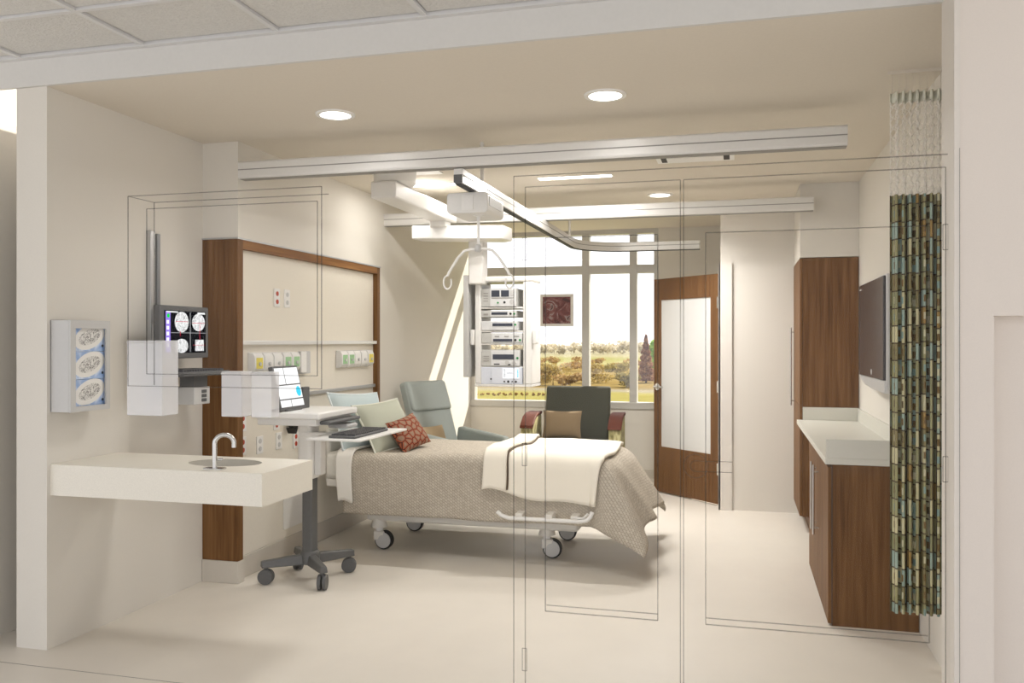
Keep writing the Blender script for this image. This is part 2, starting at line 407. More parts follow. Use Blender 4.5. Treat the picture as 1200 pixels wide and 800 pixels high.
def area(name, loc, power, sx, sy, col=(1, 0.98, 0.95), rot=(0, 0, 0)):
    d = bpy.data.lights.new(name, 'AREA'); d.energy = power; d.shape = 'RECTANGLE'; d.size = sx; d.size_y = sy; d.color = col
    o = bpy.data.objects.new(name, d); COL.objects.link(o); o.location = loc; o.rotation_euler = rot; return o

CH = 2.74      # room ceiling
XL, XP, XR = -3.25, -3.0, 0.90      # left wall, headwall plane, right wall
YF, YB = 3.44, 9.45                 # front opening, window wall

# ------------------------------------------------------------------ structure
struct(O('floor', B(-7, 5, -4, 9.7, -0.15, 0), 'floor'), 'pale seamless resilient floor')
struct(O('ceiling', B(-3.43, 1.1, YF, 9.6, CH, CH + 0.2), 'ceil'), 'beige painted room ceiling')
struct(O('wall_left', B(-3.43, XL, YF, 4.69, 0, CH), 'wall'), 'off-white side wall by the sink')
g = B(-3.43, XP, 4.69, 6.86, 2.14, CH).box(-3.43, XP, 6.86, 9.65, 0, CH).box(-3.43, -3.05, 4.69, 6.86, 0, 2.14)
struct(O('wall_left', g, 'wall'), 'off-white bed wall running to the window')
struct(O('wall_right', B(XR, 1.1, 3.45, 9.65, 0, CH), 'wall'), 'off-white wall behind the television')
# window wall (opening X -3.0..-0.852, Z 0.74..2.74)
struct(O('wall_back', B(-3.0, -0.852, YB, 9.6, 0, 0.76).box(-0.852, -0.06, YB, 9.6, 0, CH), 'wall'), 'off-white wall under and beside the window')
# bathroom walls
struct(O('wall_bathroom', B(-0.16, XR, 7.87, 7.99, 0, CH).box(-0.16, -0.04, 7.99, 8.04, 0, CH).box(-0.16, -0.04, 8.98, YB, 0, CH).box(-0.16, -0.04, 8.04, 8.98, 2.14, CH), 'wall'), 'plain beige wall enclosing the bathroom')
struct(O('wall_soffit', B(0.465, XR, 7.1, 7.87, 2.16, CH), 'wall'), 'plain bulkhead above the tall wardrobe')
# corridor
struct(O('wall_front', B(0.74, 5, 3.26, YF, 1.588, 2.88).box(0.74, 0.845, 3.26, YF, 0, 1.588).box(0.845, 5, 3.36, YF, 0, 1.588), 'wallp'), 'pale corridor wall beside the room entrance')
struct(O('trim_1', B(0.72, 0.739, 3.255, YF + 0.005, 0, 2.86), 'trim'), 'pale reveal of the entrance on the right')
struct(O('trim_2', B(-7, 5, YF - 0.02, YF - 0.001, CH - 0.001, 2.9), 'head'), 'grey header band above the room front')
struct(O('ceiling', B(-7, -3.432, 4.6, 9, 2.9, 3.0), 'ceil'), 'unseen ceiling strip beyond the partition, set back to let sky light in')  # unseen slab, added and cut back to control sky light on the wall
struct(O('wall_neighbour', B(-3.84, -3.64, 3.3, 9.0, 0, 2.62).box(-4.1, -3.9, 3.3, 9, 2.62, 3.0), 'wall'), 'shaded wall of the space beyond the partition')
# corridor ceiling with tiles
cc = sroot('ceiling', (-1, 2.5, 2.88), 'corridor ceiling of square acoustic tiles in a grid')
O('ceiling_deck', B(-7, 5, -1, YF, 2.93, 3.0), 'gap', cc)
P = 0.695
x0, y0 = -2.672, 2.98
gx = [x0 + i * P for i in range(-4, 10)]; gy = [y0 - i * P for i in range(0, 5)]
g = G()
for x in gx: g.box(x - 0.012, x + 0.012, -0.5, YF - 0.05, 2.872, 2.9)
for y in gy: g.box(gx[0], gx[-1], y - 0.012, y + 0.012, 2.8725, 2.9)
g.box(-7, 5, YF - 0.05, YF - 0.021, 2.868, 2.89)
O('grid_bars', g, 'grid', cc)
tileg = B(0, P - 0.036, 0, P - 0.036, 2.884, 2.91)
tileh = B(0, P - 0.036, 0, YF - 0.06 - y0 - 0.018, 2.884, 2.91)
t0 = O('ceiling_tile', tileg, 'tile', cc, local=True); t1 = O('ceiling_tile', tileh, 'tile', cc, local=True)
first = {0: t0, 1: t1}; used = {0: False, 1: False}
for i in range(len(gx) - 1):
    for k, y in [(1, y0 + 0.018)] + [(0, yy - P + 0.018) for yy in gy[:-1]]:
        loc = (gx[i] + 0.018 + 1, y - 2.5, -2.88)
        if not used[k]: first[k].location = loc; used[k] = True
        else:
            c = first[k].copy(); COL.objects.link(c); c.location = loc
# baseboards
struct(O('baseboard_left', B(-3.05, -3.036, 4.76, 6.86, 0, 0.14).box(-3.0, -2.986, 6.86, YB, 0, 0.1), 'base', bevel=0.004), 'pale vinyl baseboard along the bed wall')
struct(O('baseboard_right', B(0.886, 0.9, 6.06, 7.1, 0, 0.1), 'base'), 'pale vinyl baseboard under the counter')
struct(O('baseboard_back', B(-2.98, -0.16, YB - 0.014, YB, 0, 0.1), 'base'), 'pale vinyl baseboard under the window')

# ------------------------------------------------------------------ window
wn = sroot('window_1', (-1.9, YB, 0.74), 'tall aluminium-framed window onto a meadow')
WF = (YB + 0.0, YB + 0.1)
O('head_frame', B(-3.0, -0.852, *WF, CH - 0.05, CH), 'winframe', wn)
O('sill_frame', B(-3.0, -0.852, YB - 0.02, YB + 0.1, 0.755, 0.83), 'winframe', wn, bevel=0.004)
O('jamb_frame', B(-3.0, -2.95, *WF, 0.83, CH - 0.05), 'winframe', wn)
O('jamb_frame', B(-0.9, -0.852, *WF, 0.83, CH - 0.05), 'winframe', wn)
for x in (-1.655, -1.125):
    O('mullion', B(x - 0.04, x + 0.04, YB - 0.01, YB + 0.11, 0.83, CH - 0.05), 'winframe', wn)
xs = [-2.95, -1.655, -1.125, -0.9]
tz = 2.30
for i in range(3):
    a = xs[i] + (0.04 if i else 0); b = xs[i + 1] - (0.04 if i < 2 else 0)
    O('transom', B(a, b, *WF, tz - 0.045, tz + 0.045), 'winframe', wn)
    O('pane', B(a, b, YB + 0.045, YB + 0.051, 0.83, tz - 0.045), 'glass', wn)
    O('pane', B(a, b, YB + 0.045, YB + 0.051, tz + 0.045, CH - 0.05), 'glass', wn)

# ------------------------------------------------------------------ bathroom door, standing open
dr = sroot('door_1', (-0.155, 8.07, 0), 'open walnut bathroom door with a tall frosted panel', R(135.7))
DW = 0.89
O('stile', B(0, 0.095, 0, 0.045, 0.012, 2.12), 'woodd', dr, local=True)
O('stile', B(DW - 0.1, DW, 0, 0.045, 0.012, 2.12), 'woodd', dr, local=True)
O('rail', B(0.095, DW - 0.1, 0, 0.045, 1.91, 2.12), 'woodd', dr, local=True)
O('rail', B(0.095, DW - 0.1, 0, 0.045, 0.012, 0.46), 'woodd', dr, local=True)
O('frosted_panel', B(0.095, DW - 0.1, 0.012, 0.034, 0.46, 1.91), 'frost', dr, local=True)
for z in (0.28, 1.03, 1.8):
    O('hinge', B(-0.03, 0.004, 0.02, 0.058, z, z + 0.11), 'chrome', dr, local=True, bevel=0.003)
hd = O('lever_handle', G().cyl((DW - 0.06, 0.044, 1.05), (DW - 0.06, 0.056, 1.05), 0.035).cyl((DW - 0.06, 0.05, 1.05), (DW - 0.06, 0.1, 1.05), 0.011, 12).tube([(DW - 0.06, 0.095, 1.05), (DW - 0.12, 0.1, 1.05), (DW - 0.18, 0.095, 1.05)], 0.011, 10), 'chrome', dr, local=True, smooth=True, smart=True)
struct(O('trim_3', B(-0.175, -0.06, 7.85, 7.868, 0, 2.2).box(-0.178, -0.161, 7.85, 8.04, 0, 2.2), 'trim'), 'pale jamb beside the bathroom door')

# ------------------------------------------------------------------ clear glazed entrance front
GY = 3.35
gf = sroot('window_2', (-2.2, GY, 1.29), 'clear corridor charting window drawn in thin outline')
O('pane', B(-2.61, -1.76, GY - 0.003, GY + 0.003, 1.35, 2.105), 'ghost', gf)
LW = 0.0019
def frame_lines(g, xa, xb, za, zb, y, w=LW):
    g.box(xa - w, xa + w, y - w, y + w, za, zb); g.box(xb - w, xb + w, y - w, y + w, za, zb)
    g.box(xa, xb, y - w, y + w, za - w, za + w); g.box(xa, xb, y - w, y + w, zb - w, zb + w); return g
O('outer_frame', frame_lines(G(), -2.714, -1.736, 1.296, 2.167, GY), 'ghostline', gf)
O('inner_frame', frame_lines(G(), -2.614, -1.756, 1.352, 2.105, GY), 'ghostline', gf)
O('return_frame', G().box(-2.645 - LW, -2.645 + LW, GY + 0.09, GY + 0.094, 1.296, 2.15).box(-2.645, -1.75, GY + 0.09, GY + 0.094, 2.148, 2.152).tube([(-2.714, GY, 2.167), (-2.645, GY + 0.092, 2.15)], LW, 4), 'ghostline', gf)
tr = sroot('trim_4', (-0.05, GY, 0), 'thin outline of the entrance door frame')
O('frame_outline', G().box(-0.881 - LW, -0.881 + LW, GY - LW, GY + LW, 0, 2.168).box(0.736, 0.7375, 3.2525, 3.254, 0, 2.168).box(-0.881, 0.735, GY - LW, GY + LW, 2.166, 2.17), 'ghostline', tr)
def leaf(name, xa, xb, label, va, vb, hinge_x, lever=None):
    r = sroot(name, ((xa + xb) / 2, GY, 0), label)
    O('clear_leaf', B(xa + 0.004, xb - 0.004, GY - 0.004, GY + 0.004, 0.01, 2.12), 'ghost', r)
    O('leaf_edge', frame_lines(G(), xa + 0.002, xb - 0.002, 0.012, 2.122, GY), 'ghostline', r)
    O('vision_panel_edge', frame_lines(G(), va, vb, 0.42, 1.915, GY), 'ghostline', r)
    O('vision_panel_bead', G().box(va, vb, GY + 0.02, GY + 0.0235, 0.436, 0.4395), 'ghostline', r)
    for z in (0.175, 1.0, 1.827):
        O('hinge', frame_lines(G(), hinge_x - 0.009, hinge_x + 0.009, z, z + 0.09, GY - 0.006, 0.0014), 'ghostline', r)
    if lever:
        lx, lz = lever
        g = G()
        ring = [(lx + 0.045 * math.cos(a), GY - 0.012, lz + 0.045 * math.sin(a)) for a in lin(0, 2 * math.pi, 33)]
        g.tube(ring, 0.0016, 5, False)
        ring = [(lx + 0.02 * math.cos(a), GY - 0.014, lz + 0.02 * math.sin(a)) for a in lin(math.pi / 2, 1.5 * math.pi, 17)]
        g.tube([(lx + 0.135, GY - 0.014, lz + 0.02)] + ring + [(lx + 0.135, GY - 0.014, lz - 0.02)], 0.0016, 5)
        O('lever_handle', g, 'ghostline', r)
leaf('door_2', -0.835, -0.216, 'clear narrow leaf of the glazed entrance doors', -0.75, -0.304, -0.835)
leaf('door_3', -0.208, 0.715, 'clear wide leaf of the glazed entrance doors with outlined lever', -0.123, 0.66, 0.712, (-0.16, 1.025))
struct(O('trim_5', G().box(-7, -0.881, 3.258, 3.261, 0, 0.0012), 'ghostline'), 'thin floor line of the corridor face')

# translucent dispensers on the clear front
def disp(xa, xb, za, zb, yb, label, split=None):
    r = thing('wall_dispenser', label, 'dispenser', ((xa + xb) / 2, 3.5, za), group='translucent dispensers at the clear front')
    O('body', B(xa, xb, 3.46, yb, za, zb), 'acryl', r, bevel=0.003)
    O('cover_line', B(xa, xb, 3.456, 3.4595, zb - 0.012, zb - 0.006), 'gplast', r)
disp(-2.81, -2.615, 1.15, 1.505, 3.58, 'large translucent white dispenser box in front of the wall monitor')
disp(-2.30, -2.195, 1.155, 1.362, 3.55, 'translucent white dispenser box over the walnut post')
disp(-2.145, -2.042, 1.155, 1.362, 3.53, 'translucent white dispenser box in front of the cart screen')

# ------------------------------------------------------------------ downlights, strips, diffuser
def downlight(x, y, label, power):
    r = thing('downlight', label, 'ceiling light', (x, y, CH - 0.012), group='round recessed downlights')
    O('trim_ring', G().lathe([(0.083, CH - 0.008), (0.105, CH - 0.008), (0.108, CH), (0.083, CH), (0.083, CH - 0.008)], (x, y, 0), 40, cap=False), 'white', r, smooth=True, smart=True)
    O('lens', G().lathe([(0.001, CH - 0.006), (0.083, CH - 0.006), (0.083, CH - 0.002), (0.001, CH - 0.002)], (x, y, 0), 40), 'led', r)
    l = spot('downlight_beam', (x, y, CH - 0.03), power, 2.8, 1.0, 0.22)
downlight(-2.13, 4.27, 'round recessed downlight nearest the sink', 54)
downlight(-0.65, 4.28, 'round recessed downlight right above the entrance doors', 54)
downlight(-0.645, 7.31, 'small round recessed downlight far back near the bathroom door', 190)
def strip(xa, xb, y, label, power):
    r = thing('linear_light', label, 'ceiling light', ((xa + xb) / 2, y, CH - 0.01), group='recessed linear ceiling lights')
    O('housing', B(xa - 0.012, xb + 0.012, y - 0.042, y + 0.042, CH - 0.004, CH), 'white', r)
    O('diffuser', B(xa, xb, y - 0.03, y + 0.03, CH - 0.009, CH - 0.004), 'led', r)
    area('linear_light_glow', ((xa + xb) / 2, y, CH - 0.02), power, xb - xa, 0.06)
strip(-2.62, -1.95, 6.37, 'recessed linear light behind the equipment boom arm', 8)
strip(-1.47, -0.92, 6.35, 'recessed linear light in the open ceiling right of the lift track', 22)
r = thing('air_diffuser', 'slim white slot air diffuser with dark ends in the ceiling', 'air vent', (-0.3, 5.87, CH - 0.03))
O('blade', B(-0.47, -0.1, 5.8, 5.94, CH - 0.02, CH - 0.012), 'white', r)
O('end_slot', B(-0.51, -0.47, 5.78, 5.96, CH - 0.012, CH), 'gap', r); O('end_slot', B(-0.1, -0.06, 5.78, 5.96, CH - 0.012, CH), 'gap', r)
O('frame', B(-0.54, -0.03, 5.765, 5.78, CH - 0.014, CH).box(-0.54, -0.03, 5.96, 5.975, CH - 0.014, CH).box(-0.54, -0.51, 5.78, 5.96, CH - 0.014, CH).box(-0.06, -0.03, 5.78, 5.96, CH - 0.014, CH), 'white', r)

# ------------------------------------------------------------------ gantry beams, lift track, motor
def gantry(y, xa, xb, label, hang):
    r = thing('gantry_beam', label, 'ceiling rail', ((xa + xb) / 2, y, 2.51), group='white lift gantry beams')
    za, zb = 2.51, 2.615
    prof = [(y - 0.045, za), (y + 0.045, za), (y + 0.05, za + 0.012), (y + 0.05, zb - 0.01), (y + 0.042, zb), (y - 0.042, zb), (y - 0.05, zb - 0.01), (y - 0.05, za + 0.012)]
    O('beam', G().prism(prof, 'X', xa, xb), 'railw', r)
    O('groove', B(xa + 0.001, xb - 0.001, y - 0.0515, y - 0.049, za + 0.05, za + 0.056), 'groove', r)
    O('bottom_slot', B(xa + 0.001, xb - 0.001, y - 0.03, y + 0.03, za - 0.003, za + 0.001), 'groove', r)
    for x in hang: O('hanger', G().cyl((x, y, zb - 0.005), (x, y, CH), 0.016, 12).cyl((x, y, CH - 0.012), (x, y, CH), 0.04, 16), 'railw', r, smooth=True, smart=True)
gantry(4.74, XP, 0.54, 'white gantry beam nearest the entrance spanning the ceiling', ())
gantry(6.99, XP, 0.555, 'white gantry beam farther back spanning the ceiling', ())
xt = -1.575
r = thing('lift_track', 'curved pale lift track running to the bathroom door', 'ceiling rail', (xt, 6.5, 2.41))
pts = [(xt, 4.72), (xt, 6), (xt, 7.5), (xt, 8.2)]
rc = 0.5
pts += [(xt + rc - rc * math.cos(a), 8.2 + rc * math.sin(a)) for a in lin(0.12, math.pi / 2, 14)]
pts += [(-0.7, 8.7), (-0.375, 8.7)]
def sweep(pts, prof):
    g = G(); m = len(prof); n = len(pts)
    for i, p in enumerate(pts):
        p = Vector((p[0], p[1])); a = Vector(pts[max(i - 1, 0)]); b = Vector(pts[min(i + 1, n - 1)])
        t = (b - a).normalized(); nn = Vector((t.y, -t.x))
        for (o, z) in prof: q = p + nn * o; g.v.append((q.x, q.y, z))
    for i in range(n - 1):
        for j in range(m): g.f.append((i * m + j, i * m + (j + 1) % m, (i + 1) * m + (j + 1) % m, (i + 1) * m + j))
    g.f.append(tuple(reversed(range(m)))); g.f.append(tuple(range((n - 1) * m, n * m))); return g
O('track_body', sweep(pts, [(-0.028, 2.418), (0.028, 2.418), (0.028, 2.505), (-0.028, 2.505)]), 'railw', r, bevel=0.004)
O('track_slot', sweep(pts, [(-0.02, 2.412), (0.02, 2.412), (0.02, 2.419), (-0.02, 2.419)]), 'black', r)
O('side_groove', sweep(pts, [(0.0285, 2.462), (0.0295, 2.462), (0.0295, 2.468), (0.0285, 2.468)]), 'groove', r)
O('end_cap', B(xt - 0.026, xt + 0.026, 4.712, 4.72, 2.42, 2.468), 'dgrey', r, bevel=0.003)
O('hanger', G().cyl((xt + 0.03, 5.1, 2.5), (xt + 0.03, 5.1, CH), 0.012, 12), 'railw', r, smooth=True, smart=True)
O('hanger', G().cyl((xt, 8.1, 2.5), (xt, 8.1, CH), 0.012, 12), 'railw', r, smooth=True, smart=True)
r = thing('patient_lift', 'white ceiling lift motor with hanging spreader bar', 'patient lift', (xt, 5.05, 1.87))
ly = 4.95
def rrect(cx, cz, w, h, rad, n=5):
    p = []
    for (sx, sz, a0) in ((1, 1, 0), (-1, 1, 90), (-1, -1, 180), (1, -1, 270)):
        for i in range(n + 1):
            a = R(a0 + 90 * i / n); p.append((cx + sx * (w / 2 - rad) + rad * math.cos(a), cz + sz * (h / 2 - rad) + rad * math.sin(a)))
    return p
O('motor_housing', G().prism(rrect(xt - 0.02, 2.342, 0.262, 0.128, 0.026), 'Y', ly, ly + 0.36), 'plast', r, bevel=0.006)
O('face_plate', B(xt - 0.055, xt + 0.02, ly - 0.004, ly + 0.001, 2.296, 2.39), 'white', r, bevel=0.002)
O('side_panel', B(xt + 0.11, xt + 0.114, ly + 0.03, ly + 0.3, 2.325, 2.38), 'gplast', r)
O('trolley', G().cyl((xt, ly + 0.05, 2.38), (xt, ly + 0.05, 2.43), 0.018, 14), 'gplast', r, smooth=True, smart=True)
O('trolley', G().cyl((xt, ly + 0.22, 2.38), (xt, ly + 0.22, 2.43), 0.018, 14), 'gplast', r, smooth=True, smart=True)
O('strap', B(xt + 0.012, xt + 0.03, ly + 0.1, ly + 0.104, 2.06, 2.285), 'white', r)
O('strap_guide', B(xt - 0.005, xt + 0.05, ly + 0.085, ly + 0.12, 2.272, 2.28), 'white', r)
hx = xt + 0.02
bar = [(hx - 0.2, 1.905), (hx - 0.19, 1.93), (hx - 0.13, 2.02), (hx - 0.09, 2.06), (hx - 0.05, 2.07), (hx + 0.05, 2.07), (hx + 0.09, 2.06), (hx + 0.13, 2.02), (hx + 0.19, 1.93), (hx + 0.2, 1.905)]
O('spreader_bar', G().tube([(x, ly + 0.1, z) for x, z in bar], 0.0085, 10), 'white', r, smooth=True, smart=True)
for s in (-1, 1):
    hk = [(hx + s * 0.2 + s * 0.026 * math.sin(a), ly + 0.1, 1.868 + 0.042 * math.cos(a)) for a in lin(0.0, 5.2, 18)]
    O('sling_hook', G().tube(hk, 0.0055, 8), 'white', r, smooth=True, smart=True)
O('swivel', G().lathe([(0.012, 2.05), (0.022, 2.06), (0.022, 2.085), (0.012, 2.1)], (hx, ly + 0.1, 0), 16), 'gplast', r, smooth=True)

# ------------------------------------------------------------------ equipment boom
r = thing('equipment_boom', 'white articulated ceiling boom carrying an equipment rack', 'equipment boom', (-2.36, 5.6, 1.15))
O('ceiling_mount', G().lathe([(0.13, 2.6), (0.15, 2.62), (0.15, 2.74), (0.1, 2.74)], (-2.36, 5.66, 0), 32), 'white', r, smooth=True, smart=True)
O('ceiling_plate', B(-2.62, -2.1, 5.42, 5.95, 2.732, 2.74), 'white', r)
O('upper_arm', B(-2.455, -2.27, 5.45, 6.78, 2.485, 2.602), 'white', r, bevel=0.012)
O('elbow', B(-2.45, -2.31, 6.6, 6.73, 2.44, 2.5), 'white', r, bevel=0.008)
O('lower_arm', G().prism([(-2.6, 6.58), (-1.86, 6.74), (-1.84, 6.95), (-1.92, 7.02), (-2.58, 6.76)], 'Z', 2.34, 2.452), 'white', r, bevel=0.01)
O('drop_column', B(-2.2, -2.07, 6.86, 7.0, 1.98, 2.35), 'white', r, bevel=0.012)
O('drop_column_cover', B(-2.25, -2.205, 6.88, 7.2, 1.2, 2.06), 'gplast', r, bevel=0.004)
# rack (front at Y=6.95)
ry0, ry1 = 6.93, 7.25
O('rack_side', B(-2.165, -2.11, ry0, ry1, 1.14, 2.0), 'white', r, bevel=0.012)
O('rack_side', B(-1.745, -1.665, ry0, ry1, 1.14, 2.0), 'white', r, bevel=0.012)
O('rack_top', B(-2.165, -1.665, ry0, ry1, 2.0, 2.045), 'white', r, bevel=0.014)
for z in (1.79, 1.592, 1.485, 1.29):
    O('rack_shelf', B(-2.11, -1.745, ry0 + 0.01, ry1 - 0.04, z - 0.014, z), 'white', r, bevel=0.003)
O('rack_shelf', B(-2.165, -1.665, ry0, ry1, 1.12, 1.14), 'white', r, bevel=0.003)
O('side_handle', B(-1.66, -1.62, ry0 - 0.02, ry0 + 0.06, 1.48, 1.6), 'white', r, bevel=0.01)
O('side_handle', B(-2.2, -2.166, ry0 - 0.02, ry0 + 0.03, 1.47, 1.6), 'white', r, bevel=0.008)
def device(name, label, xa, xb, za, zb, bodym='device', facem='deviceface', disp=None, buttons=(), slots=(), y=ry0 + 0.005, dep=0.24, knobs=()):
    r = thing(name, label, 'medical device', ((xa + xb) / 2, y + dep / 2, za), group='rack-mounted medical devices')
    O('casing', B(xa, xb, y, y + dep, za, zb), bodym, r, bevel=0.003)
    fx = xa + (xb - xa) * 0.26
    O('face_panel', B(fx, xb - 0.004, y - 0.006, y + 0.001, za + 0.006, zb - 0.006), facem, r)
    for (u0, u1, v0, v1, m) in (disp or ()):
        O('display', B(fx + u0 * (xb - fx), fx + u1 * (xb - fx), y - 0.009, y - 0.005, za + v0 * (zb - za), za + v1 * (zb - za)), m, r)
    for (u, v, rad, m) in buttons:
        O('button', G().cyl((fx + u * (xb - fx), y - 0.011, za + v * (zb - za)), (fx + u * (xb - fx), y - 0.004, za + v * (zb - za)), rad, 12), m, r)
    for k in range(slots if isinstance(slots, int) else 0):
        zz = za + (zb - za) * (0.3 + 0.14 * k); O('vent_slot', B(xa + 0.02, fx - 0.02, y - 0.003, y + 0.001, zz, zz + 0.006), 'groove', r)
device('anaesthesia_monitor', 'grey monitor with two dark displays on the top rack shelf', -2.108, -1.8, 1.792, 1.945, disp=[(0.05, 0.36, 0.55, 0.9, 'disp'), (0.42, 0.72, 0.55, 0.9, 'disp'), (0.76, 0.92, 0.6, 0.9, 'gplast'), (0.05, 0.9, 0.46, 0.5, 'groove')], buttons=[(0.3, 0.22, 0.008, 'green'), (0.55, 0.24, 0.01, 'black'), (0.83, 0.28, 0.02, 'gplast')], slots=4)
device('gas_module', 'flat grey module just under the top rack shelf', -2.108, -1.8, 1.705, 1.76, disp=[(0.05, 0.66, 0.35, 0.75, 'disp')], buttons=[(0.78, 0.5, 0.01, 'black'), (0.92, 0.5, 0.009, 'green')], slots=2)
device('infusion_module', 'flat white module with dark display strip on the second shelf', -2.108, -1.79, 1.594, 1.672, bodym='deviceface', disp=[(0.08, 0.82, 0.45, 0.75, 'disp')], buttons=[(0.92, 0.6, 0.009, 'green')])
device('suction_module', 'wide grey sloping module on the third rack shelf', -2.108, -1.75, 1.487, 1.57, disp=[(0.05, 0.68, 0.15, 0.42, 'disp'), (0.1, 0.25, 0.62, 0.72, 'groove'), (0.42, 0.57, 0.62, 0.72, 'groove'), (0.74, 0.9, 0.62, 0.72, 'groove')], buttons=[(0.78, 0.3, 0.011, 'black'), (0.93, 0.3, 0.01, 'green')])
device('ventilator_module', 'tall grey module with long blue display on the lower shelf', -2.108, -1.77, 1.292, 1.43, disp=[(0.06, 0.8, 0.42, 0.72, 'disp'), (0.1, 0.3, 0.1, 0.16, 'black'), (0.58, 0.68, 0.06, 0.14, 'black')], buttons=[(0.56, 0.22, 0.018, 'gplast'), (0.8, 0.22, 0.018, 'gplast'), (0.92, 0.5, 0.01, 'green')], slots=3)
device('touch_panel_unit', 'pale blue bottom unit with touch screen on the rack base', -2.108, -1.75, 1.141, 1.285, bodym='bluewht', facem='bluewht', disp=[(0.36, 0.9, 0.34, 0.94, 'screen_white'), (0.4, 0.46, 0.4, 0.9, 'disp'), (0.62, 0.66, 0.42, 0.5, 'disp'), (0.84, 0.88, 0.4, 0.88, 'screen_cyan'), (0.5, 0.7, 0.6, 0.7, 'screen_grey')], buttons=[(-0.02, 0.3, 0.007, 'black'), (0.42, 0.16, 0.007, 'black'), (0.55, 0.16, 0.01, 'black'), (0.68, 0.16, 0.006, 'black'), (0.8, 0.16, 0.009, 'black')])
r = thing('framed_picture', 'small framed dark red abstract picture on the window', 'picture', (-1.975, 9.43, 1.67))
O('frame', B(-2.165, -1.785, 9.39, 9.41, 1.67, 1.7).box(-2.165, -1.785, 9.39, 9.41, 2.0, 2.03).box(-2.165, -2.135, 9.39, 9.41, 1.7, 2.0).box(-1.815, -1.785, 9.39, 9.41, 1.7, 2.0), 'white', r)
O('print', B(-2.135, -1.815, 9.398, 9.408, 1.7, 2.0), 'art', r)
O('mount', B(-2.1, -1.85, 9.41, 9.4945, 1.75, 1.95), 'white', r)

# ------------------------------------------------------------------ headwall
r = thing('headwall_unit', 'walnut-framed headwall panel behind the bed', 'headwall', (-3.03, 5.77, 0))
O('post', B(XL + 0.002, XP + 0.001, 4.684, 4.745, 0.138, 2.135), 'woodz', r)
O('post', B(-3.05, XP, 6.805, 6.86, 0.138, 2.135), 'woodz', r)
O('top_rail', B(-3.05, XP, 4.745, 6.805, 2.08, 2.135), 'woody', r)
O('cap_line', B(-3.249, -2.994, 4.679, 6.866, 2.1355, 2.146), 'alu', r)
O('plinth', B(XL + 0.002, -2.992, 4.678, 4.75, 0, 0.137), 'base', r, bevel=0.003)
O('upper_panel', B(-3.049, -3.04, 4.746, 6.804, 1.505, 2.079), 'panel', r)
O('middle_panel', B(-3.049, -3.04, 4.746, 6.804, 1.135, 1.48), 'panel', r)
O('lower_panel', B(-3.049, -3.04, 4.746, 6.804, 0.142, 1.11), 'panel', r)
O('equipment_rail', B(-3.04, -3.005, 4.746, 6.83, 1.478, 1.506), 'railw', r, bevel=0.004)
O('bumper_rail', B(-3.04, -3.015, 5.2, 6.804, 1.11, 1.137), 'alu', r, bevel=0.004)
def gas(y, m, w=0.085):
    g = G().prism([(-3.04, 1.29), (-3.0, 1.3), (-2.985, 1.32), (-2.985, 1.4), (-3.0, 1.425), (-3.04, 1.43)], 'Y', y, y + w)
    o = O('gas_outlet', g, 'plast', r, bevel=0.003)
    if m: O('label_plate', B(-2.9849, -2.983, y + 0.015, y + w - 0.015, 1.325, 1.395), m, o)
    O('socket', G().cyl((-2.985, y + w / 2, 1.355), (-2.975, y + w / 2, 1.355), 0.012, 12), 'gplast', o)
for y, m in ((4.86, 'yellow'), (4.98, None), (5.1, None), (5.225, 'lgreen'), (5.34, 'lgreen')): gas(y, m, 0.105)
for y, m in ((6.1, 'lgreen'), (6.22, 'lgreen'), (6.34, None), (6.465, None), (6.59, 'yellow')): gas(y, m, 0.11)
O('call_unit', B(-3.04, -3.0, 5.5, 5.62, 1.27, 1.43), 'gplast', r, bevel=0.004); O('call_cover', B(-3.0, -2.99, 5.47, 5.545, 1.28, 1.43), 'white', r, bevel=0.003)
def outlet(y, z, h=0.115, red=True, w=0.075):
    o = O('outlet_plate', B(-3.04, -3.034, y - w / 2, y + w / 2, z, z + h), 'white', r, bevel=0.002)
    for k in (0.28, 0.72):
        O('socket', G().cyl((-3.034, y, z + h * k), (-3.0315, y, z + h * k), 0.016, 14), 'redo' if red else 'gplast', o)
outlet(5.215, 1.735, 0.125, True); outlet(5.35, 1.735, 0.125, False)
for (y, z, red) in ((4.80, 0.93, True), (4.80, 0.78, True), (5.0, 0.765, False), (5.21, 0.9, True), (5.24, 0.765, False), (5.47, 0.745, True)): outlet(y, z, 0.115, red)
O('access_plate', B(-3.04, -3.032, 5.3, 5.56, 0.2, 0.43), 'white', r, bevel=0.003)
rg = tag(O('suction_regulator', G().lathe([(0.012, -3.04), (0.02, -3.03), (0.036, -3.01), (0.036, -2.97), (0.02, -2.955)], (0, 5.36, 0.93), 20, 'X').prism([(5.335, 0.9), (5.385, 0.9), (5.36, 0.86)], 'X', -3.035, -2.97), 'black', smooth=True, smart=True), 'small black round regulator plugged into the headwall', 'regulator')

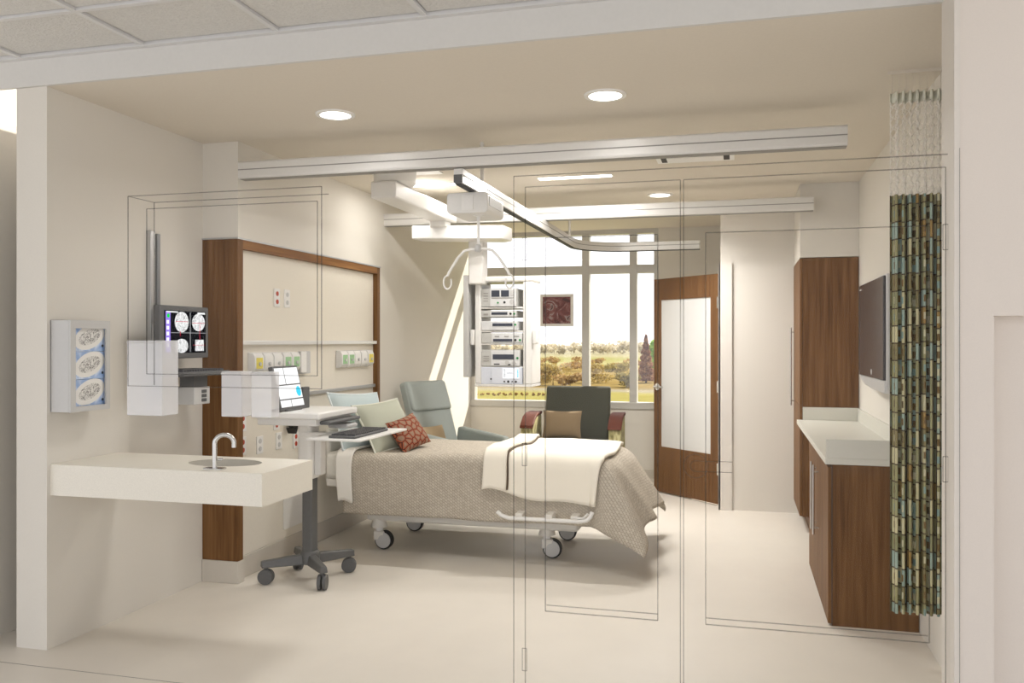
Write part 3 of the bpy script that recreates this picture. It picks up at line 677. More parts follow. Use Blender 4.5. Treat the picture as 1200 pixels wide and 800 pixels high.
# ------------------------------------------------------------------ glove holder and boxes
r = thing('glove_holder', 'grey wall holder for three glove boxes', 'glove holder', (-3.19, 3.63, 1.15))
hx0, hx1 = XL, -3.14
ya, yb_, za, zb = 3.46, 3.73, 1.155, 1.605
O('back_plate', B(XL, XL + 0.006, ya, yb_, za, zb), 'gplast', r)
O('side', B(XL, hx1, ya, ya + 0.012, za, zb), 'gplast', r, bevel=0.003); O('side', B(XL, hx1, yb_ - 0.012, yb_, za, zb), 'gplast', r, bevel=0.003)
O('end', B(XL, hx1, ya + 0.012, yb_ - 0.012, za, za + 0.012), 'gplast', r); O('end', B(XL, hx1, ya + 0.012, yb_ - 0.012, zb - 0.012, zb), 'gplast', r)
O('front_frame', B(hx1, hx1 + 0.01, ya, ya + 0.034, za, zb).box(hx1, hx1 + 0.01, yb_ - 0.028, yb_, za, zb).box(hx1, hx1 + 0.01, ya + 0.034, yb_ - 0.028, za, za + 0.026).box(hx1, hx1 + 0.01, ya + 0.034, yb_ - 0.028, zb - 0.04, zb), 'gplast', r)
pos = ('top', 'middle', 'bottom')
for k in range(3):
    z1 = zb - 0.02 - k * 0.137; z0 = z1 - 0.135
    b = thing('glove_box', 'blue and white glove box in the %s slot of the wall holder' % pos[k], 'glove box', (-3.19, 3.6, z0), group='glove boxes in the wall holder')
    O('carton', B(XL + 0.008, hx1 - 0.008, ya + 0.014, yb_ - 0.014, z0, z1), 'bluebox', b)
    cx, cy, cz = hx1 - 0.0078, (ya + yb_) / 2 + 0.01, (z0 + z1) / 2 + 0.005
    def sl(ra, rb, th, m, nm):
        ang = R(18); n = 28; p = []
        for i in range(n):
            a = 2 * math.pi * i / n; u, v = ra * math.cos(a), rb * math.sin(a)
            p.append((cy + u * math.cos(ang) - v * math.sin(ang), cz + u * math.sin(ang) + v * math.cos(ang)))
        return O(nm, G().prism(p, 'X', cx, cx + th), m, b)
    sl(0.106, 0.059, 0.001, 'white', 'oval_print'); sl(0.076, 0.036, 0.002, 'glovecr', 'opening')
    O('corner_mark', G().disc((cx, yb_ - 0.035, z0 + 0.028), 0.007, 0.007, 'X', 12, 0.0015), 'disp', b)

# ------------------------------------------------------------------ wall monitor
r = thing('wall_monitor', 'dark grey monitor showing brain scans on a wall rail', 'monitor', (-3.15, 4.2, 1.14))
O('wall_channel', B(XL, XL + 0.03, 4.16, 4.2, 1.18, 2.13), 'alu', r, bevel=0.003)
O('wall_channel', B(XL, XL + 0.018, 4.235, 4.262, 1.18, 2.12), 'alud', r, bevel=0.003)
O('mount_arm', B(XL + 0.03, -3.09, 4.17, 4.26, 1.5, 1.6), 'gplast', r, bevel=0.004)
O('tray_arm', B(XL + 0.03, -3.2, 4.17, 4.23, 1.3, 1.33), 'gplast', r, bevel=0.004)
O('casing', B(-3.09, -3.045, 4.01, 4.45, 1.405, 1.7), 'dgrey', r, bevel=0.006)
sx = -3.0449
O('screen', B(sx, sx + 0.002, 4.045, 4.42, 1.435, 1.672), 'screen_black', r)
sc = O('scan_image', G().disc((sx + 0.002, 4.195, 1.61), 0.062, 0.058, 'X').disc((sx + 0.002, 4.35, 1.61), 0.06, 0.05, 'X').disc((sx + 0.002, 4.195, 1.475), 0.058, 0.04, 'X').box(sx + 0.002, sx + 0.003, 4.32, 4.4, 1.445, 1.51), 'scan', r)
O('toolbar', B(sx + 0.002, sx + 0.003, 4.055, 4.095, 1.44, 1.668), 'screen_purple', r)
g = G()
for k in range(5): g.box(sx + 0.003, sx + 0.004, 4.062, 4.082, 1.47 + k * 0.032, 1.49 + k * 0.032)
g.box(sx + 0.003, sx + 0.004, 4.06, 4.16, 1.662, 1.668).box(sx + 0.003, sx + 0.004, 4.34, 4.41, 1.658, 1.668)
O('toolbar_icons', g, 'screen_white', r)
O('status_icon', G().disc((sx + 0.004, 4.075, 1.643), 0.011, 0.011, 'X', 14), 'screen_green', r)
O('crosshair', B(sx + 0.003, sx + 0.004, 4.14, 4.25, 1.611, 1.6135).box(sx + 0.003, sx + 0.004, 4.29, 4.41, 1.605, 1.6075).box(sx + 0.003, sx + 0.004, 4.18, 4.1825, 1.53, 1.56).box(sx + 0.003, sx + 0.004, 4.36, 4.3625, 1.51, 1.6).box(sx + 0.003, sx + 0.004, 4.3, 4.41, 1.478, 1.48), 'screen_red', r)
O('panel_divider', B(sx + 0.002, sx + 0.003, 4.1, 4.42, 1.548, 1.55).box(sx + 0.002, sx + 0.003, 4.272, 4.274, 1.44, 1.668), 'screen_grey', r)
kt = O('keyboard_tray', G().prism([(-3.2, 4.06), (-2.93, 4.06), (-2.93, 4.5), (-3.2, 4.5)], 'Z', 1.305, 1.33), 'dgrey', r, bevel=0.006)
g = G()
for i in range(6):
    for j in range(16): g.box(-3.17 + i * 0.036, -3.142 + i * 0.036, 4.09 + j * 0.0245, 4.11 + j * 0.0245, 1.33, 1.342)
ks = O('keys', g, 'key', kt)
O('reader_box', B(-3.1, -2.98, 4.22, 4.37, 1.14, 1.24), 'gplast', r, bevel=0.004)
O('reader_screen', B(-3.08, -2.99, 4.23, 4.36, 1.24, 1.305), 'dgrey', r)
g = G()
for i in range(2):
    for j in range(3): g.box(-2.981, -2.977, 4.29 + i * 0.025, 4.31 + i * 0.025, 1.155 + j * 0.025, 1.173 + j * 0.025)
O('reader_buttons', g, 'dgrey', r)

# ------------------------------------------------------------------ sink counter with basin and faucet
r = thing('sink_counter', 'cream wall-hung sink slab with an oval basin', 'sink', (-2.67, 3.7, 0.75))
x0_, x1_, y0_, y1_, z0_, z1_ = XL, -2.09, 3.46, 3.935, 0.75, 0.9
bx, by, bra, brb = -2.46, 3.735, 0.19, 0.125
n = 48
g = G()
outer = []
for i in range(n):
    a = 2 * math.pi * i / n; dx, dy = math.cos(a), math.sin(a)
    tx = ((x1_ - bx) / dx) if dx > 1e-9 else ((x0_ - bx) / dx if dx < -1e-9 else 1e9); ty = ((y1_ - by) / dy) if dy > 1e-9 else ((y0_ - by) / dy if dy < -1e-9 else 1e9)
    t = min(tx, ty); outer.append((bx + dx * t, by + dy * t))
for cxy in ((x1_, y1_), (x0_, y1_), (x0_, y0_), (x1_, y0_)):
    j = min(range(n), key=lambda q: (math.atan2(outer[q][1] - by, outer[q][0] - bx) - math.atan2(cxy[1] - by, cxy[0] - bx)) ** 2); outer[j] = cxy
inner = [(bx + bra * math.cos(2 * math.pi * i / n), by + brb * math.sin(2 * math.pi * i / n)) for i in range(n)]
for p in outer: g.v.append((p[0], p[1], z1_))
for p in inner: g.v.append((p[0], p[1], z1_))
for p in outer: g.v.append((p[0], p[1], z0_))
for i in range(n):
    j = (i + 1) % n
    g.f += [(i, j, n + j, n + i), (2 * n + i, 2 * n + j, j, i)]
g.f.append(tuple(2 * n + i for i in range(n)))
O('slab', g, 'solid', r)
O('basin', G().sheet(lambda u, v: (bx + bra * (1 - v * v * 0.75) * math.cos(u), by + brb * (1 - v * v * 0.75) * math.sin(u), z1_ - 0.001 - 0.115 * math.sin(v * math.pi / 2)), lin(0, 2 * math.pi, 49), lin(0, 1, 10)), 'basin', r, smooth=True)
O('basin_floor', G().lathe([(0.001, z1_ - 0.1162), (0.26, z1_ - 0.1162), (0.26, z1_ - 0.118), (0.001, z1_ - 0.118)], (bx, by, 0), 32, 'Z', bra * 0.25 / 0.26 * 1.02, brb * 0.25 / 0.26 * 1.02), 'basin', r)
r = thing('faucet', 'satin gooseneck faucet standing beside the basin', 'faucet', (-2.4, 3.545, 0.9))
fx, fy = -2.385, 3.535
O('base_plate', G().prism(rrect(fx, fy, 0.1, 0.05, 0.008), 'Z', 0.9, 0.906), 'chrome', r)
pth = [(fx, fy, 0.9), (fx, fy, 1.0)] + [(fx + 0.04 - 0.04 * math.cos(a), fy + 0.035 * (1 - math.cos(a)) * 0.5, 1.02 + 0.04 * math.sin(a)) for a in lin(0, math.pi, 14)] + [(fx + 0.08, fy + 0.035, 1.0)]
O('spout', G().tube(pth, 0.011, 12), 'chrome', r, smooth=True, smart=True)
O('lever', G().cyl((fx + 0.012, fy + 0.006, 0.945), (fx + 0.03, fy + 0.02, 0.945), 0.007, 10), 'chrome', r, smooth=True, smart=True)

# ------------------------------------------------------------------ workstation cart
cx, cy = -2.62, 4.9
r = thing('workstation_cart', 'white and grey wheeled computer workstation cart', 'computer cart', (cx, cy, 0))
O('base_hub', G().lathe([(0.05, 0.1), (0.062, 0.11), (0.062, 0.17), (0.05, 0.185)], (cx, cy, 0), 24), 'cgrey', r, smooth=True, smart=True)
ang0 = 300
for ang in (220, 314, 52, 134):
    a = R(ang); dx, dy = math.cos(a), math.sin(a); L = 0.3
    g = G(); px_, py_ = -dy, dx
    for (t, w, zl, zh) in ((0.03, 0.034, 0.1, 0.165), (L, 0.026, 0.105, 0.145)):
        bxx, byy = cx + dx * t, cy + dy * t
        g.v += [(bxx + px_ * w, byy + py_ * w, zl), (bxx - px_ * w, byy - py_ * w, zl), (bxx - px_ * w * 0.7, byy - py_ * w * 0.7, zh), (bxx + px_ * w * 0.7, byy + py_ * w * 0.7, zh)]
    g.f += [(0, 1, 2, 3), (7, 6, 5, 4)] + [(i, (i + 1) % 4, 4 + (i + 1) % 4, 4 + i) for i in range(4)]
    lg = O('leg', g, 'cgrey', r, bevel=0.006)
    ex, ey = cx + dx * (L - 0.03), cy + dy * (L - 0.03)
    wa = a + R(60)
    wx, wy = math.cos(wa), math.sin(wa)
    wo = 0.012
    for s in (-1, 1):
        O('caster', G().cyl((ex + wx * (s * 0.016 - 0.011), ey + wy * (s * 0.016 - 0.011), 0.047), (ex + wx * (s * 0.016 + 0.011), ey + wy * (s * 0.016 + 0.011), 0.047), 0.047, 24), 'dgrey', lg, smooth=True, smart=True, bevel=0.004)
    O('caster_stem', G().cyl((ex, ey, 0.047), (ex, ey, 0.11), 0.012, 10), 'cgrey', lg, smooth=True, smart=True)
O('post', G().prism(rrect(cx, cy, 0.07, 0.085, 0.012), 'Z', 0.17, 0.7), 'cgrey', r)
O('column', G().prism(rrect(cx - 0.01, cy, 0.1, 0.13, 0.03), 'Z', 0.64, 1.0), 'white', r, smooth=True, smart=True)
O('column_spine', B(cx + 0.04, cx + 0.085, cy - 0.02, cy + 0.05, 0.66, 0.93), 'plast', r, bevel=0.006)
O('work_surface', B(-2.83, -2.4, 4.6, 5.13, 1.035, 1.076), 'white', r, bevel=0.01)
O('surface_apron', B(-2.82, -2.43, 4.615, 5.1, 0.995, 1.036), 'plast', r, bevel=0.006)
O('drawer_lip', B(-2.43, -2.36, 4.66, 5.09, 1.0, 1.022), 'dgrey', r, bevel=0.008)
O('tray_arm', B(-2.66, -2.42, 4.83, 4.92, 0.905, 0.935), 'white', r, bevel=0.006)
O('wrist_handle', B(-2.5, -2.36, 4.9, 5.05, 0.955, 0.985), 'gplast', r, bevel=0.012)
O('keyboard_shelf', G().prism([(-2.46, 4.55), (-2.11, 4.55), (-2.1, 5.24), (-2.46, 5.2)], 'Z', 0.918, 0.932), 'white', r, bevel=0.004)
r2 = thing('keyboard', 'dark grey keyboard on the pull-out shelf of the cart', 'keyboard', (-2.26, 4.82, 0.932))
O('body', B(-2.33, -2.16, 4.58, 5.07, 0.932, 0.948), 'dgrey', r2, bevel=0.005)
g = G()
for i in range(6):
    for j in range(18): g.box(-2.32 + i * 0.026, -2.3 + i * 0.026, 4.6 + j * 0.0255, 4.619 + j * 0.0255, 0.948, 0.956)
O('keys', g, 'key', r2)
r3 = thing('cart_screen', 'tilted dark-framed screen with white windows on the cart', 'monitor', (-2.65, 4.74, 1.076))
def tilt(o): o.rotation_euler = (0, 0, 0)
til = R(-13)
def TS(x, z):   # screen plane coords: x out of screen, z up the screen
    return (-2.65 + x * math.cos(til) + z * math.sin(til), 1.082 - x * math.sin(til) * 1 + z * math.cos(til))
def tbox(x0, x1, y0, y1, z0, z1):
    g = G().box(x0, x1, y0, y1, z0, z1); v = []
    for (x, y, z) in g.v:
        q = TS(x, z); v.append((q[0], y, q[1]))
    g.v = v; return g
O('casing', tbox(-0.03, 0, 4.6, 4.9, 0.0, 0.275), 'dgrey', r3, bevel=0.004)
for (a, b, c, d) in ((4.615, 4.715, 0.16, 0.262), (4.725, 4.888, 0.16, 0.262), (4.615, 4.888, 0.07, 0.152), (4.615, 4.735, 0.02, 0.062), (4.745, 4.888, 0.02, 0.062)):
    O('window_image', tbox(0, 0.002, a, b, c, d), 'screen_white', r3)
g = G()
pp = []
for i in range(20):
    a = 2 * math.pi * i / 20; pp.append((4.85 + 0.028 * math.cos(a), 0.11 + 0.032 * math.sin(a)))
g.prism(pp, 'X', 0.002, 0.003); g.v = [(TS(x, z)[0], y, TS(x, z)[1]) for (x, y, z) in g.v]
O('status_icon', g, 'screen_cyan', r3)
O('stand', B(-2.75, -2.64, 4.66, 4.84, 1.076, 1.085), 'dgrey', r3, bevel=0.003)
O('side_reader', B(-2.7, -2.67, 4.905, 4.99, 1.076, 1.21), 'dgrey', r3, bevel=0.004)

# ------------------------------------------------------------------ hospital bed
bx0, bx1, by0, by1 = -2.88, -0.9, 5.6, 6.5
r = thing('hospital_bed', 'white hospital bed frame on four casters', 'bed', (-1.9, 6.05, 0))
O('mattress', G().prism(rrect((by0 + by1) / 2, 0.605, by1 - by0, 0.19, 0.045), 'X', bx0 + 0.02, bx1), 'mattress', r, smooth=True, smart=True)
O('deck', B(bx0, bx1 + 0.02, by0 + 0.02, by1 - 0.02, 0.455, 0.515), 'bedw', r, bevel=0.012)
O('head_board', B(-2.93, -2.885, by0 + 0.1, by1 - 0.1, 0.46, 0.86), 'bedw', r, bevel=0.02)
O('chassis', B(-2.6, -1.05, 5.7, 6.38, 0.21, 0.34), 'bedw', r, bevel=0.02)
O('lift_column', B(-2.3, -2.15, 5.95, 6.15, 0.3, 0.45), 'bedw', r); O('lift_column', B(-1.5, -1.35, 5.95, 6.15, 0.3, 0.45), 'bedw', r)
for (x, y) in ((-2.52, 5.75), (-1.29, 5.81), (-1.29, 6.36), (-2.52, 6.36)):
    lg = O('leg', G().lathe([(0.06, 0.16), (0.05, 0.2), (0.04, 0.3), (0.03, 0.31)], (x, y, 0), 16), 'bedw', r, smooth=True, smart=True)
    O('stem', G().cyl((x, y, 0.11), (x, y, 0.17), 0.028, 16), 'plast', lg, smooth=True, smart=True)
    O('caster_fork', B(x - 0.035, x + 0.05, y - 0.032, y + 0.03, 0.065, 0.135), 'bedw', lg, bevel=0.01)
    O('caster_wheel', G().lathe([(0.05, -0.024), (0.066, -0.022), (0.068, 0.0), (0.066, 0.022), (0.05, 0.024)], (x + 0.04, y, 0.068), 32, 'Y'), 'black', lg, smooth=True, smart=True)
    O('wheel_disc', G().lathe([(0.02, -0.034), (0.056, -0.03), (0.056, 0.03), (0.02, 0.034)], (x + 0.04, y, 0.068), 32, 'Y'), 'gplast', lg, smooth=True, smart=True)
yr = 5.46
tp = [(-1.55, yr, 0.375), (-1.52, yr, 0.35), (-1.47, yr, 0.335), (-1.2, yr, 0.335), (-1.0, yr, 0.335), (-0.95, yr, 0.345), (-0.925, yr, 0.37), (-0.915, yr + 0.01, 0.4)]
O('side_rail', G().tube(tp, 0.014, 10), 'white', r, smooth=True, smart=True)
for x in (-1.4, -1.2, -1.03): O('rail_bracket', B(x - 0.025, x + 0.025, yr - 0.01, 5.74, 0.322, 0.372), 'bedw', r, bevel=0.006)
O('foot_bar', G().tube([(-1.05, yr - 0.005, 0.355), (-0.97, yr - 0.005, 0.36), (-0.94, yr - 0.005, 0.39)], 0.008, 8), 'plast', r, smooth=True)

# coverlet draped over the mattress
TOP = 0.712
def bendpath(s, th, L):
    # returns (horizontal, drop) after travelling s along a bend reaching angle th over length L
    k = th / L
    if s <= L: return math.sin(k * s) / k, (1 - math.cos(k * s)) / k
    h, d = math.sin(th) / k, (1 - math.cos(th)) / k
    return h + (s - L) * math.cos(th), d + (s - L) * math.sin(th)
EY0, EY1, EX1 = 5.64, 6.46, -0.93
def cloth(u, v, lift=0.0):
    # u along X (world X on top), v along Y
    ox = max(0, u - EX1); oy = (EY0 - v) if v < EY0 else (v - EY1 if v > EY1 else 0); sgn = -1 if v < EY0 else 1
    x = min(u, EX1); y = min(max(v, EY0), EY1); z = TOP + lift
    z += 0.006 * math.sin(u * 5.1 + 1) * math.sin(v * 4.3) + 0.01 * noise.noise((u * 2.2, v * 2.2, 0))
    rho = math.hypot(ox, oy)
    if rho < 1e-6: return (x, y, z)
    phi = math.atan2(oy, ox)
    q = phi / (math.pi / 2)
    th = R(58) + (R(89) - R(58)) * (q ** 1.3)
    th -= R(10) * math.exp(-((q - 0.45) / 0.25) ** 2)
    Lb = 0.22 - 0.1 * q
    h, d = bendpath(rho, th, Lb)
    rip = 0.045 * math.cos((q - 0.42) * 2 * math.pi * 1.7) * math.sin(math.pi * q) * min(1, rho / 0.45) if 0.0 < q < 1.0 else 0
    h += lift * math.sin(th) + rip
    if q > 0.98: h += 0.012 * min(1, rho / 0.3) * math.sin(u * 7.0 + 0.6) + 0.006 * math.sin(u * 17)
    if q < 0.02: h += 0.03 * min(1, rho / 0.4) * math.sin(v * 11.0 + 1.2)
    return (x + h * math.cos(phi), y + sgn * h * math.sin(phi), z - d)
us = lin(-2.71, EX1, 70) + lin(EX1, EX1 + 0.56, 26)[1:]
vs = lin(EY0 - 0.47, EY0, 24) + lin(EY0, EY1, 28)[1:] + lin(EY1, EY1 + 0.44, 14)[1:]
tag(O('coverlet', G().sheet(lambda u, v: cloth(u, v), us, vs), 'coverlet', smooth=True, solid=0.008), 'beige woven coverlet draped over the bed', 'bedspread')
def throwfn(u, v):
    w = 0.012 * math.sin(v * 9) + 0.01 * math.sin(v * 23 + 1)
    p = cloth(u, v, 0.022 + 0.006 * noise.noise((u * 7, v * 7, 3)))
    return p
def rag(base, u): return base + 0.016 * math.sin(u * 9 + 0.5) + 0.008 * math.sin(u * 24)
def sheet_rag(u0, u1, vlo, vhi, lift, nu=40, nv=50):
    def fn(a, b):
        u = u0 + (u1 - u0) * a
        lo = vlo(u); v = lo + (vhi - lo) * b
        u += 0.012 * math.sin(v * 8 + u * 3)
        return cloth(u, v, lift + 0.008 * noise.noise((u * 5, v * 5, 3)))
    return G().sheet(fn, lin(0, 1, nu), lin(0, 1, nv))
r = thing('throw_blanket', 'cream fleece throw folded over the foot of the bed', 'blanket', (-1.25, 6.0, 0.72))
O('lower_fold', sheet_rag(-1.64, -0.86, lambda u: EY0 - 0.27 - 0.07 * math.sin((u + 1.6) * 2.6) - 0.01 * math.sin(u * 13), EY1 + 0.06, 0.016, 50), 'throw', r, smooth=True, solid=0.02)
O('upper_fold', sheet_rag(-1.67, -1.51, lambda u: EY0 - 0.285 - 0.006 * math.sin(u * 40), EY1 + 0.06, 0.042, 12), 'throw', r, smooth=True, solid=0.022)
O('edge_stitch_shade', sheet_rag(-1.512, -1.5, lambda u: EY0 - 0.28, EY1 + 0.05, 0.036, 3, 50), 'throwedge', r, smooth=True, solid=0.008)  # dark strip paints the stitching and the shade along the fold edge
g = sheet_rag(-2.75, -2.63, lambda u: EY0 - 0.4 - 0.01 * math.sin(u * 40), EY1 + 0.2, 0.014, 14, 60)
tag(O('folded_sheet', g, 'linen', smooth=True, solid=0.014), 'white sheet edge folded down at the pillow end of the bed', 'bed sheet')

# ------------------------------------------------------------------ pillows
def pillow(name, label, mat, w, h, t, loc, rot, pip=None, group='cushions on the bed'):
    r = thing(name, label, 'pillow', (0, 0, 0), 0, group)
    n = 21
    def edge(u, v):
        k = 1 - 0.07 * (1 - abs(v) ** 2) * abs(u) ** 2; l = 1 - 0.07 * (1 - abs(u) ** 2) * abs(v) ** 2
        return u * w / 2 * k, v * h / 2 * l
    def fn(s):
        def f(u, v):
            x, y = edge(u, v)
            z = s * t / 2 * ((1 - abs(u) ** 2.6) * (1 - abs(v) ** 2.6)) ** 0.55 + 0.006 * noise.noise((x * 8, y * 8, s * 4 + w))* (1 - max(abs(u), abs(v)))
            return (x, y, z)
        return f
    g = G(); g.sheet(fn(1), lin(-1, 1, n), lin(-1, 1, n)); g.sheet(fn(-1), lin(-1, 1, n), lin(-1, 1, n))
    o = O('cover', g, mat, r, local=True, smooth=True)
    if pip:
        path = [edge(a, -1) for a in lin(-1, 1, 14)] + [edge(1, a) for a in lin(-1, 1, 14)][1:] + [edge(a, 1) for a in lin(1, -1, 14)][1:] + [edge(-1, a) for a in lin(1, -1, 14)][1:]
        O('piping', G().tube([(p[0], p[1], 0) for p in path], 0.007, 6, False), pip, r, local=True, smooth=True)
    Mx = Matrix.Translation(loc) @ rot
    for c in r.children: pass
    r.location = loc; r.rotation_euler = rot.to_euler(); return r
def leanrot(yaw, lean, roll=0):
    # cushion plane standing up (local y -> up), facing direction yaw, leaning back by lean
    return (Matrix.Rotation(yaw, 4, 'Z') @ Matrix.Rotation(R(90) - lean, 4, 'X') @ Matrix.Rotation(roll, 4, 'Z'))
# yaw: facing -Y at 0 ; facing +X at 90
pillow('bed_pillow', 'pale blue piped pillow leaning at the head of the bed', 'blue_f', 0.52, 0.44, 0.14, (-2.72, 5.86, 0.915), leanrot(R(72), R(24), R(-3)), 'blue_p')
pillow('bed_pillow', 'sage grey piped pillow in front of the pale blue one', 'sage_f', 0.48, 0.40, 0.14, (-2.51, 5.86, 0.882), leanrot(R(68), R(33), R(4)), 'sage_p')
pillow('bed_pillow', 'small brown and orange circle-print cushion on the bed', 'cells', 0.32, 0.26, 0.11, (-2.33, 5.84, 0.835), leanrot(R(66), R(34), R(12)), None)

# ------------------------------------------------------------------ blue-grey recliner
def rb(name, g, mat, parent, b=0.03, **k): return O(name, g, mat, parent, local=True, bevel=b, seg=3, **k)
r = thing('recliner', 'blue-grey high-back recliner behind the bed near the window', 'recliner', (-2.42, 7.17, 0), R(65))
# local: faces -Y
rb('seat', B(-0.25, 0.25, -0.38, 0.22, 0.28, 0.46), 'recl', r, 0.04)
rb('backrest', G().prism([(0.13, 0.42), (0.24, 0.42), (0.47, 1.12), (0.37, 1.15)], 'X', -0.25, 0.25), 'recl', r, 0.03)
rb('headrest', G().prism([(0.255, 0.88), (0.33, 0.88), (0.43, 1.13), (0.355, 1.145)], 'X', -0.245, 0.245), 'recl', r, 0.03)
for s in (-1, 1):
    rb('armrest', G().prism([(-0.4, 0.2), (-0.4, 0.6), (-0.34, 0.66), (0.22, 0.72), (0.3, 0.2)], 'X', s * 0.255, s * 0.34), 'recl', r, 0.025)
rb('base', B(-0.26, 0.26, -0.3, 0.26, 0.06, 0.27), 'dgrey', r, 0.02)
for (x, y) in ((-0.24, -0.26), (0.24, -0.26), (-0.24, 0.22), (0.24, 0.22)): O('foot', G().cyl((x, y, 0), (x, y, 0.07), 0.03, 14), 'black', r, local=True)
pillow('lumbar_cushion', 'small beige cushion on the blue-grey recliner', 'beige_f', 0.28, 0.22, 0.09, (-2.605, 7.14, 0.65), leanrot(R(65), R(20)), None, 'cushions on the chairs')

# ------------------------------------------------------------------ olive armchair
r = thing('armchair', 'dark olive armchair with moss tweed arms by the window', 'armchair', (-1.62, 8.62, 0), R(3))
rb('seat', B(-0.37, 0.37, -0.36, 0.22, 0.3, 0.5), 'olive', r, 0.04)
rb('backrest', G().prism([(0.1, 0.42), (0.24, 0.42), (0.36, 1.0), (0.33, 1.03), (0.25, 1.03), (0.22, 1.0)], 'X', -0.335, 0.335), 'olive', r, 0.035)
for s in (-1, 1):
    x0a, x1a = sorted((s * 0.375, s * 0.495))
    rb('arm_panel', G().prism([(-0.36, 0.06), (-0.36, 0.645), (-0.22, 0.715), (-0.08, 0.74), (0.16, 0.74), (0.22, 0.06)], 'X', x0a, x1a), 'tweed', r, 0.012)
    rb('arm_cap', G().prism([(-0.385, 0.64), (-0.372, 0.668), (-0.22, 0.748), (-0.08, 0.774), (0.17, 0.774), (0.17, 0.742), (-0.08, 0.742), (-0.22, 0.717), (-0.362, 0.647)], 'X', x0a - 0.008, x1a + 0.008), 'armwood', r, 0.008)
rb('front_panel', B(-0.375, 0.375, -0.34, -0.3, 0.08, 0.3), 'tweed', r, 0.006)
for (x, y) in ((-0.43, -0.3), (0.43, -0.3), (-0.43, 0.15), (0.43, 0.15)): O('foot', G().cyl((x, y, 0), (x, y, 0.07), 0.025, 14), 'black', r, local=True)
pillow('chair_cushion', 'tan cushion leaning in the dark olive armchair', 'tan_f', 0.4, 0.29, 0.12, (-1.73, 8.5, 0.66), leanrot(R(3), R(14)), None, 'cushions on the chairs')

# ------------------------------------------------------------------ wardrobe, counter, base cabinet
r = thing('wardrobe', 'tall walnut wardrobe at the far end of the counter', 'wardrobe', (0.68, 7.48, 0))
O('carcass', B(0.485, XR - 0.004, 7.1, 7.864, 0.12, 2.155), 'woodz', r)
O('door', B(0.463, 0.483, 7.102, 7.868, 1.0, 2.153), 'woodz', r)
o = O('door', B(0.463, 0.483, 7.102, 7.868, 0.125, 0.995), 'woodz', r)
O('toe_kick', B(0.54, XR - 0.004, 7.1, 7.864, 0, 0.12), 'woodz', r)
def barpull(parent, x, y, za, zb):
    O('handle', G().cyl((x - 0.03, y, za), (x - 0.03, y, zb), 0.007, 12).cyl((x, y, za + 0.04), (x - 0.03, y, za + 0.04), 0.005, 8).cyl((x, y, zb - 0.04), (x - 0.03, y, zb - 0.04), 0.005, 8), 'chrome', parent, smooth=True, smart=True)
barpull(o, 0.463, 7.75, 0.95, 1.62)
r = thing('countertop', 'pale speckled countertop with raised splashes', 'countertop', (0.67, 5.95, 0.83))
O('slab', B(0.44, XR, 4.79, 7.098, 0.852, 0.885), 'counter', r, bevel=0.002)
O('end_splash', B(0.445, XR, 4.79, 4.806, 0.885, 0.985), 'counter', r, bevel=0.002)
O('back_splash', B(0.884, XR, 4.806, 7.08, 0.885, 0.985), 'counter', r)
O('far_splash', B(0.485, XR, 7.082, 7.098, 0.885, 0.985), 'counter', r)
r = thing('base_cabinet', 'walnut two-door base cabinet behind the curtain', 'cabinet', (0.68, 5.43, 0))
O('carcass', B(0.475, XR - 0.004, 4.8, 6.06, 0.0, 0.85), 'woodz', r)
for i, (ya, yb2) in enumerate(((4.802, 5.428), (5.432, 6.058))):
    d = O('door', B(0.455, 0.473, ya, yb2, 0.012, 0.835), 'woodz', r)
    barpull(d, 0.455, 5.35 if i == 0 else 5.51, 0.36, 0.77)
O('edge_seam', B(0.4725, 0.4765, 4.7985, 4.8, 0.0, 0.845), 'gap', r)

# ------------------------------------------------------------------ television
r = thing('television', 'flat television with silver edge on the right wall', 'television', (0.84, 5.8, 1.22))
O('bezel', G().prism([(5.3, 1.275), (5.3, 1.88), (6.31, 1.88), (6.31, 1.275)], 'X', 0.8, 0.84), 'tvscreen', r, bevel=0.004)
O('silver_back', G().prism([(5.275, 1.2), (5.275, 1.89), (6.33, 1.89), (6.33, 1.24), (6.1, 1.21), (5.8, 1.2)], 'X', 0.815, 0.86), 'silver', r, bevel=0.006)
O('speaker_bar', G().prism([(5.29, 1.273), (6.31, 1.273), (6.31, 1.25), (6.05, 1.215), (5.7, 1.2), (5.29, 1.2)], 'X', 0.805, 0.83), 'silver', r, bevel=0.006)
O('badge', G().disc((0.7985, 5.75, 1.31), 0.014, 0.018, 'X', 18, 0.002), 'white', r)
O('indicator', B(0.7985, 0.8005, 6.2, 6.27, 1.845, 1.852), 'white', r)
O('wall_bracket', B(0.86, XR - 0.002, 5.6, 6.0, 1.4, 1.7), 'dgrey', r)

# ------------------------------------------------------------------ cubicle curtain
r = thing('cubicle_curtain', 'pleated olive and blue block-print cubicle curtain', 'curtain', (0.78, 4.25, 0.25))
cxa, cxb = 0.672, 0.895
NP = 7.6
def cpos(s, z, amp=0.03):
    x = cxa + (cxb - cxa) * s
    ph = 2 * math.pi * NP * s
    wob = 0.25 * math.sin(s * 13) * (1 - (z - 0.25) / 2.5)
    return (x + 0.008 * math.sin(2 * ph) , 4.25 + amp * math.sin(ph + wob), z)
ns = 230
ss = lin(0, 1, ns); zs = lin(0.26, 2.17, 26)
g = G().sheet(lambda s, z: cpos(s, z), ss, zs)
arc = [0]
for i in range(1, ns): arc.append(arc[-1] + (Vector(cpos(ss[i], 1.2)) - Vector(cpos(ss[i - 1], 1.2))).length)
g.uv = {i * 26 + j: (arc[i] / 0.058, zs[j] / 0.079) for i in range(ns) for j in range(26)}
O('fabric', g, 'curtain', r, smooth=True, solid=0.002)
g = G()
nz = 46; K = 24
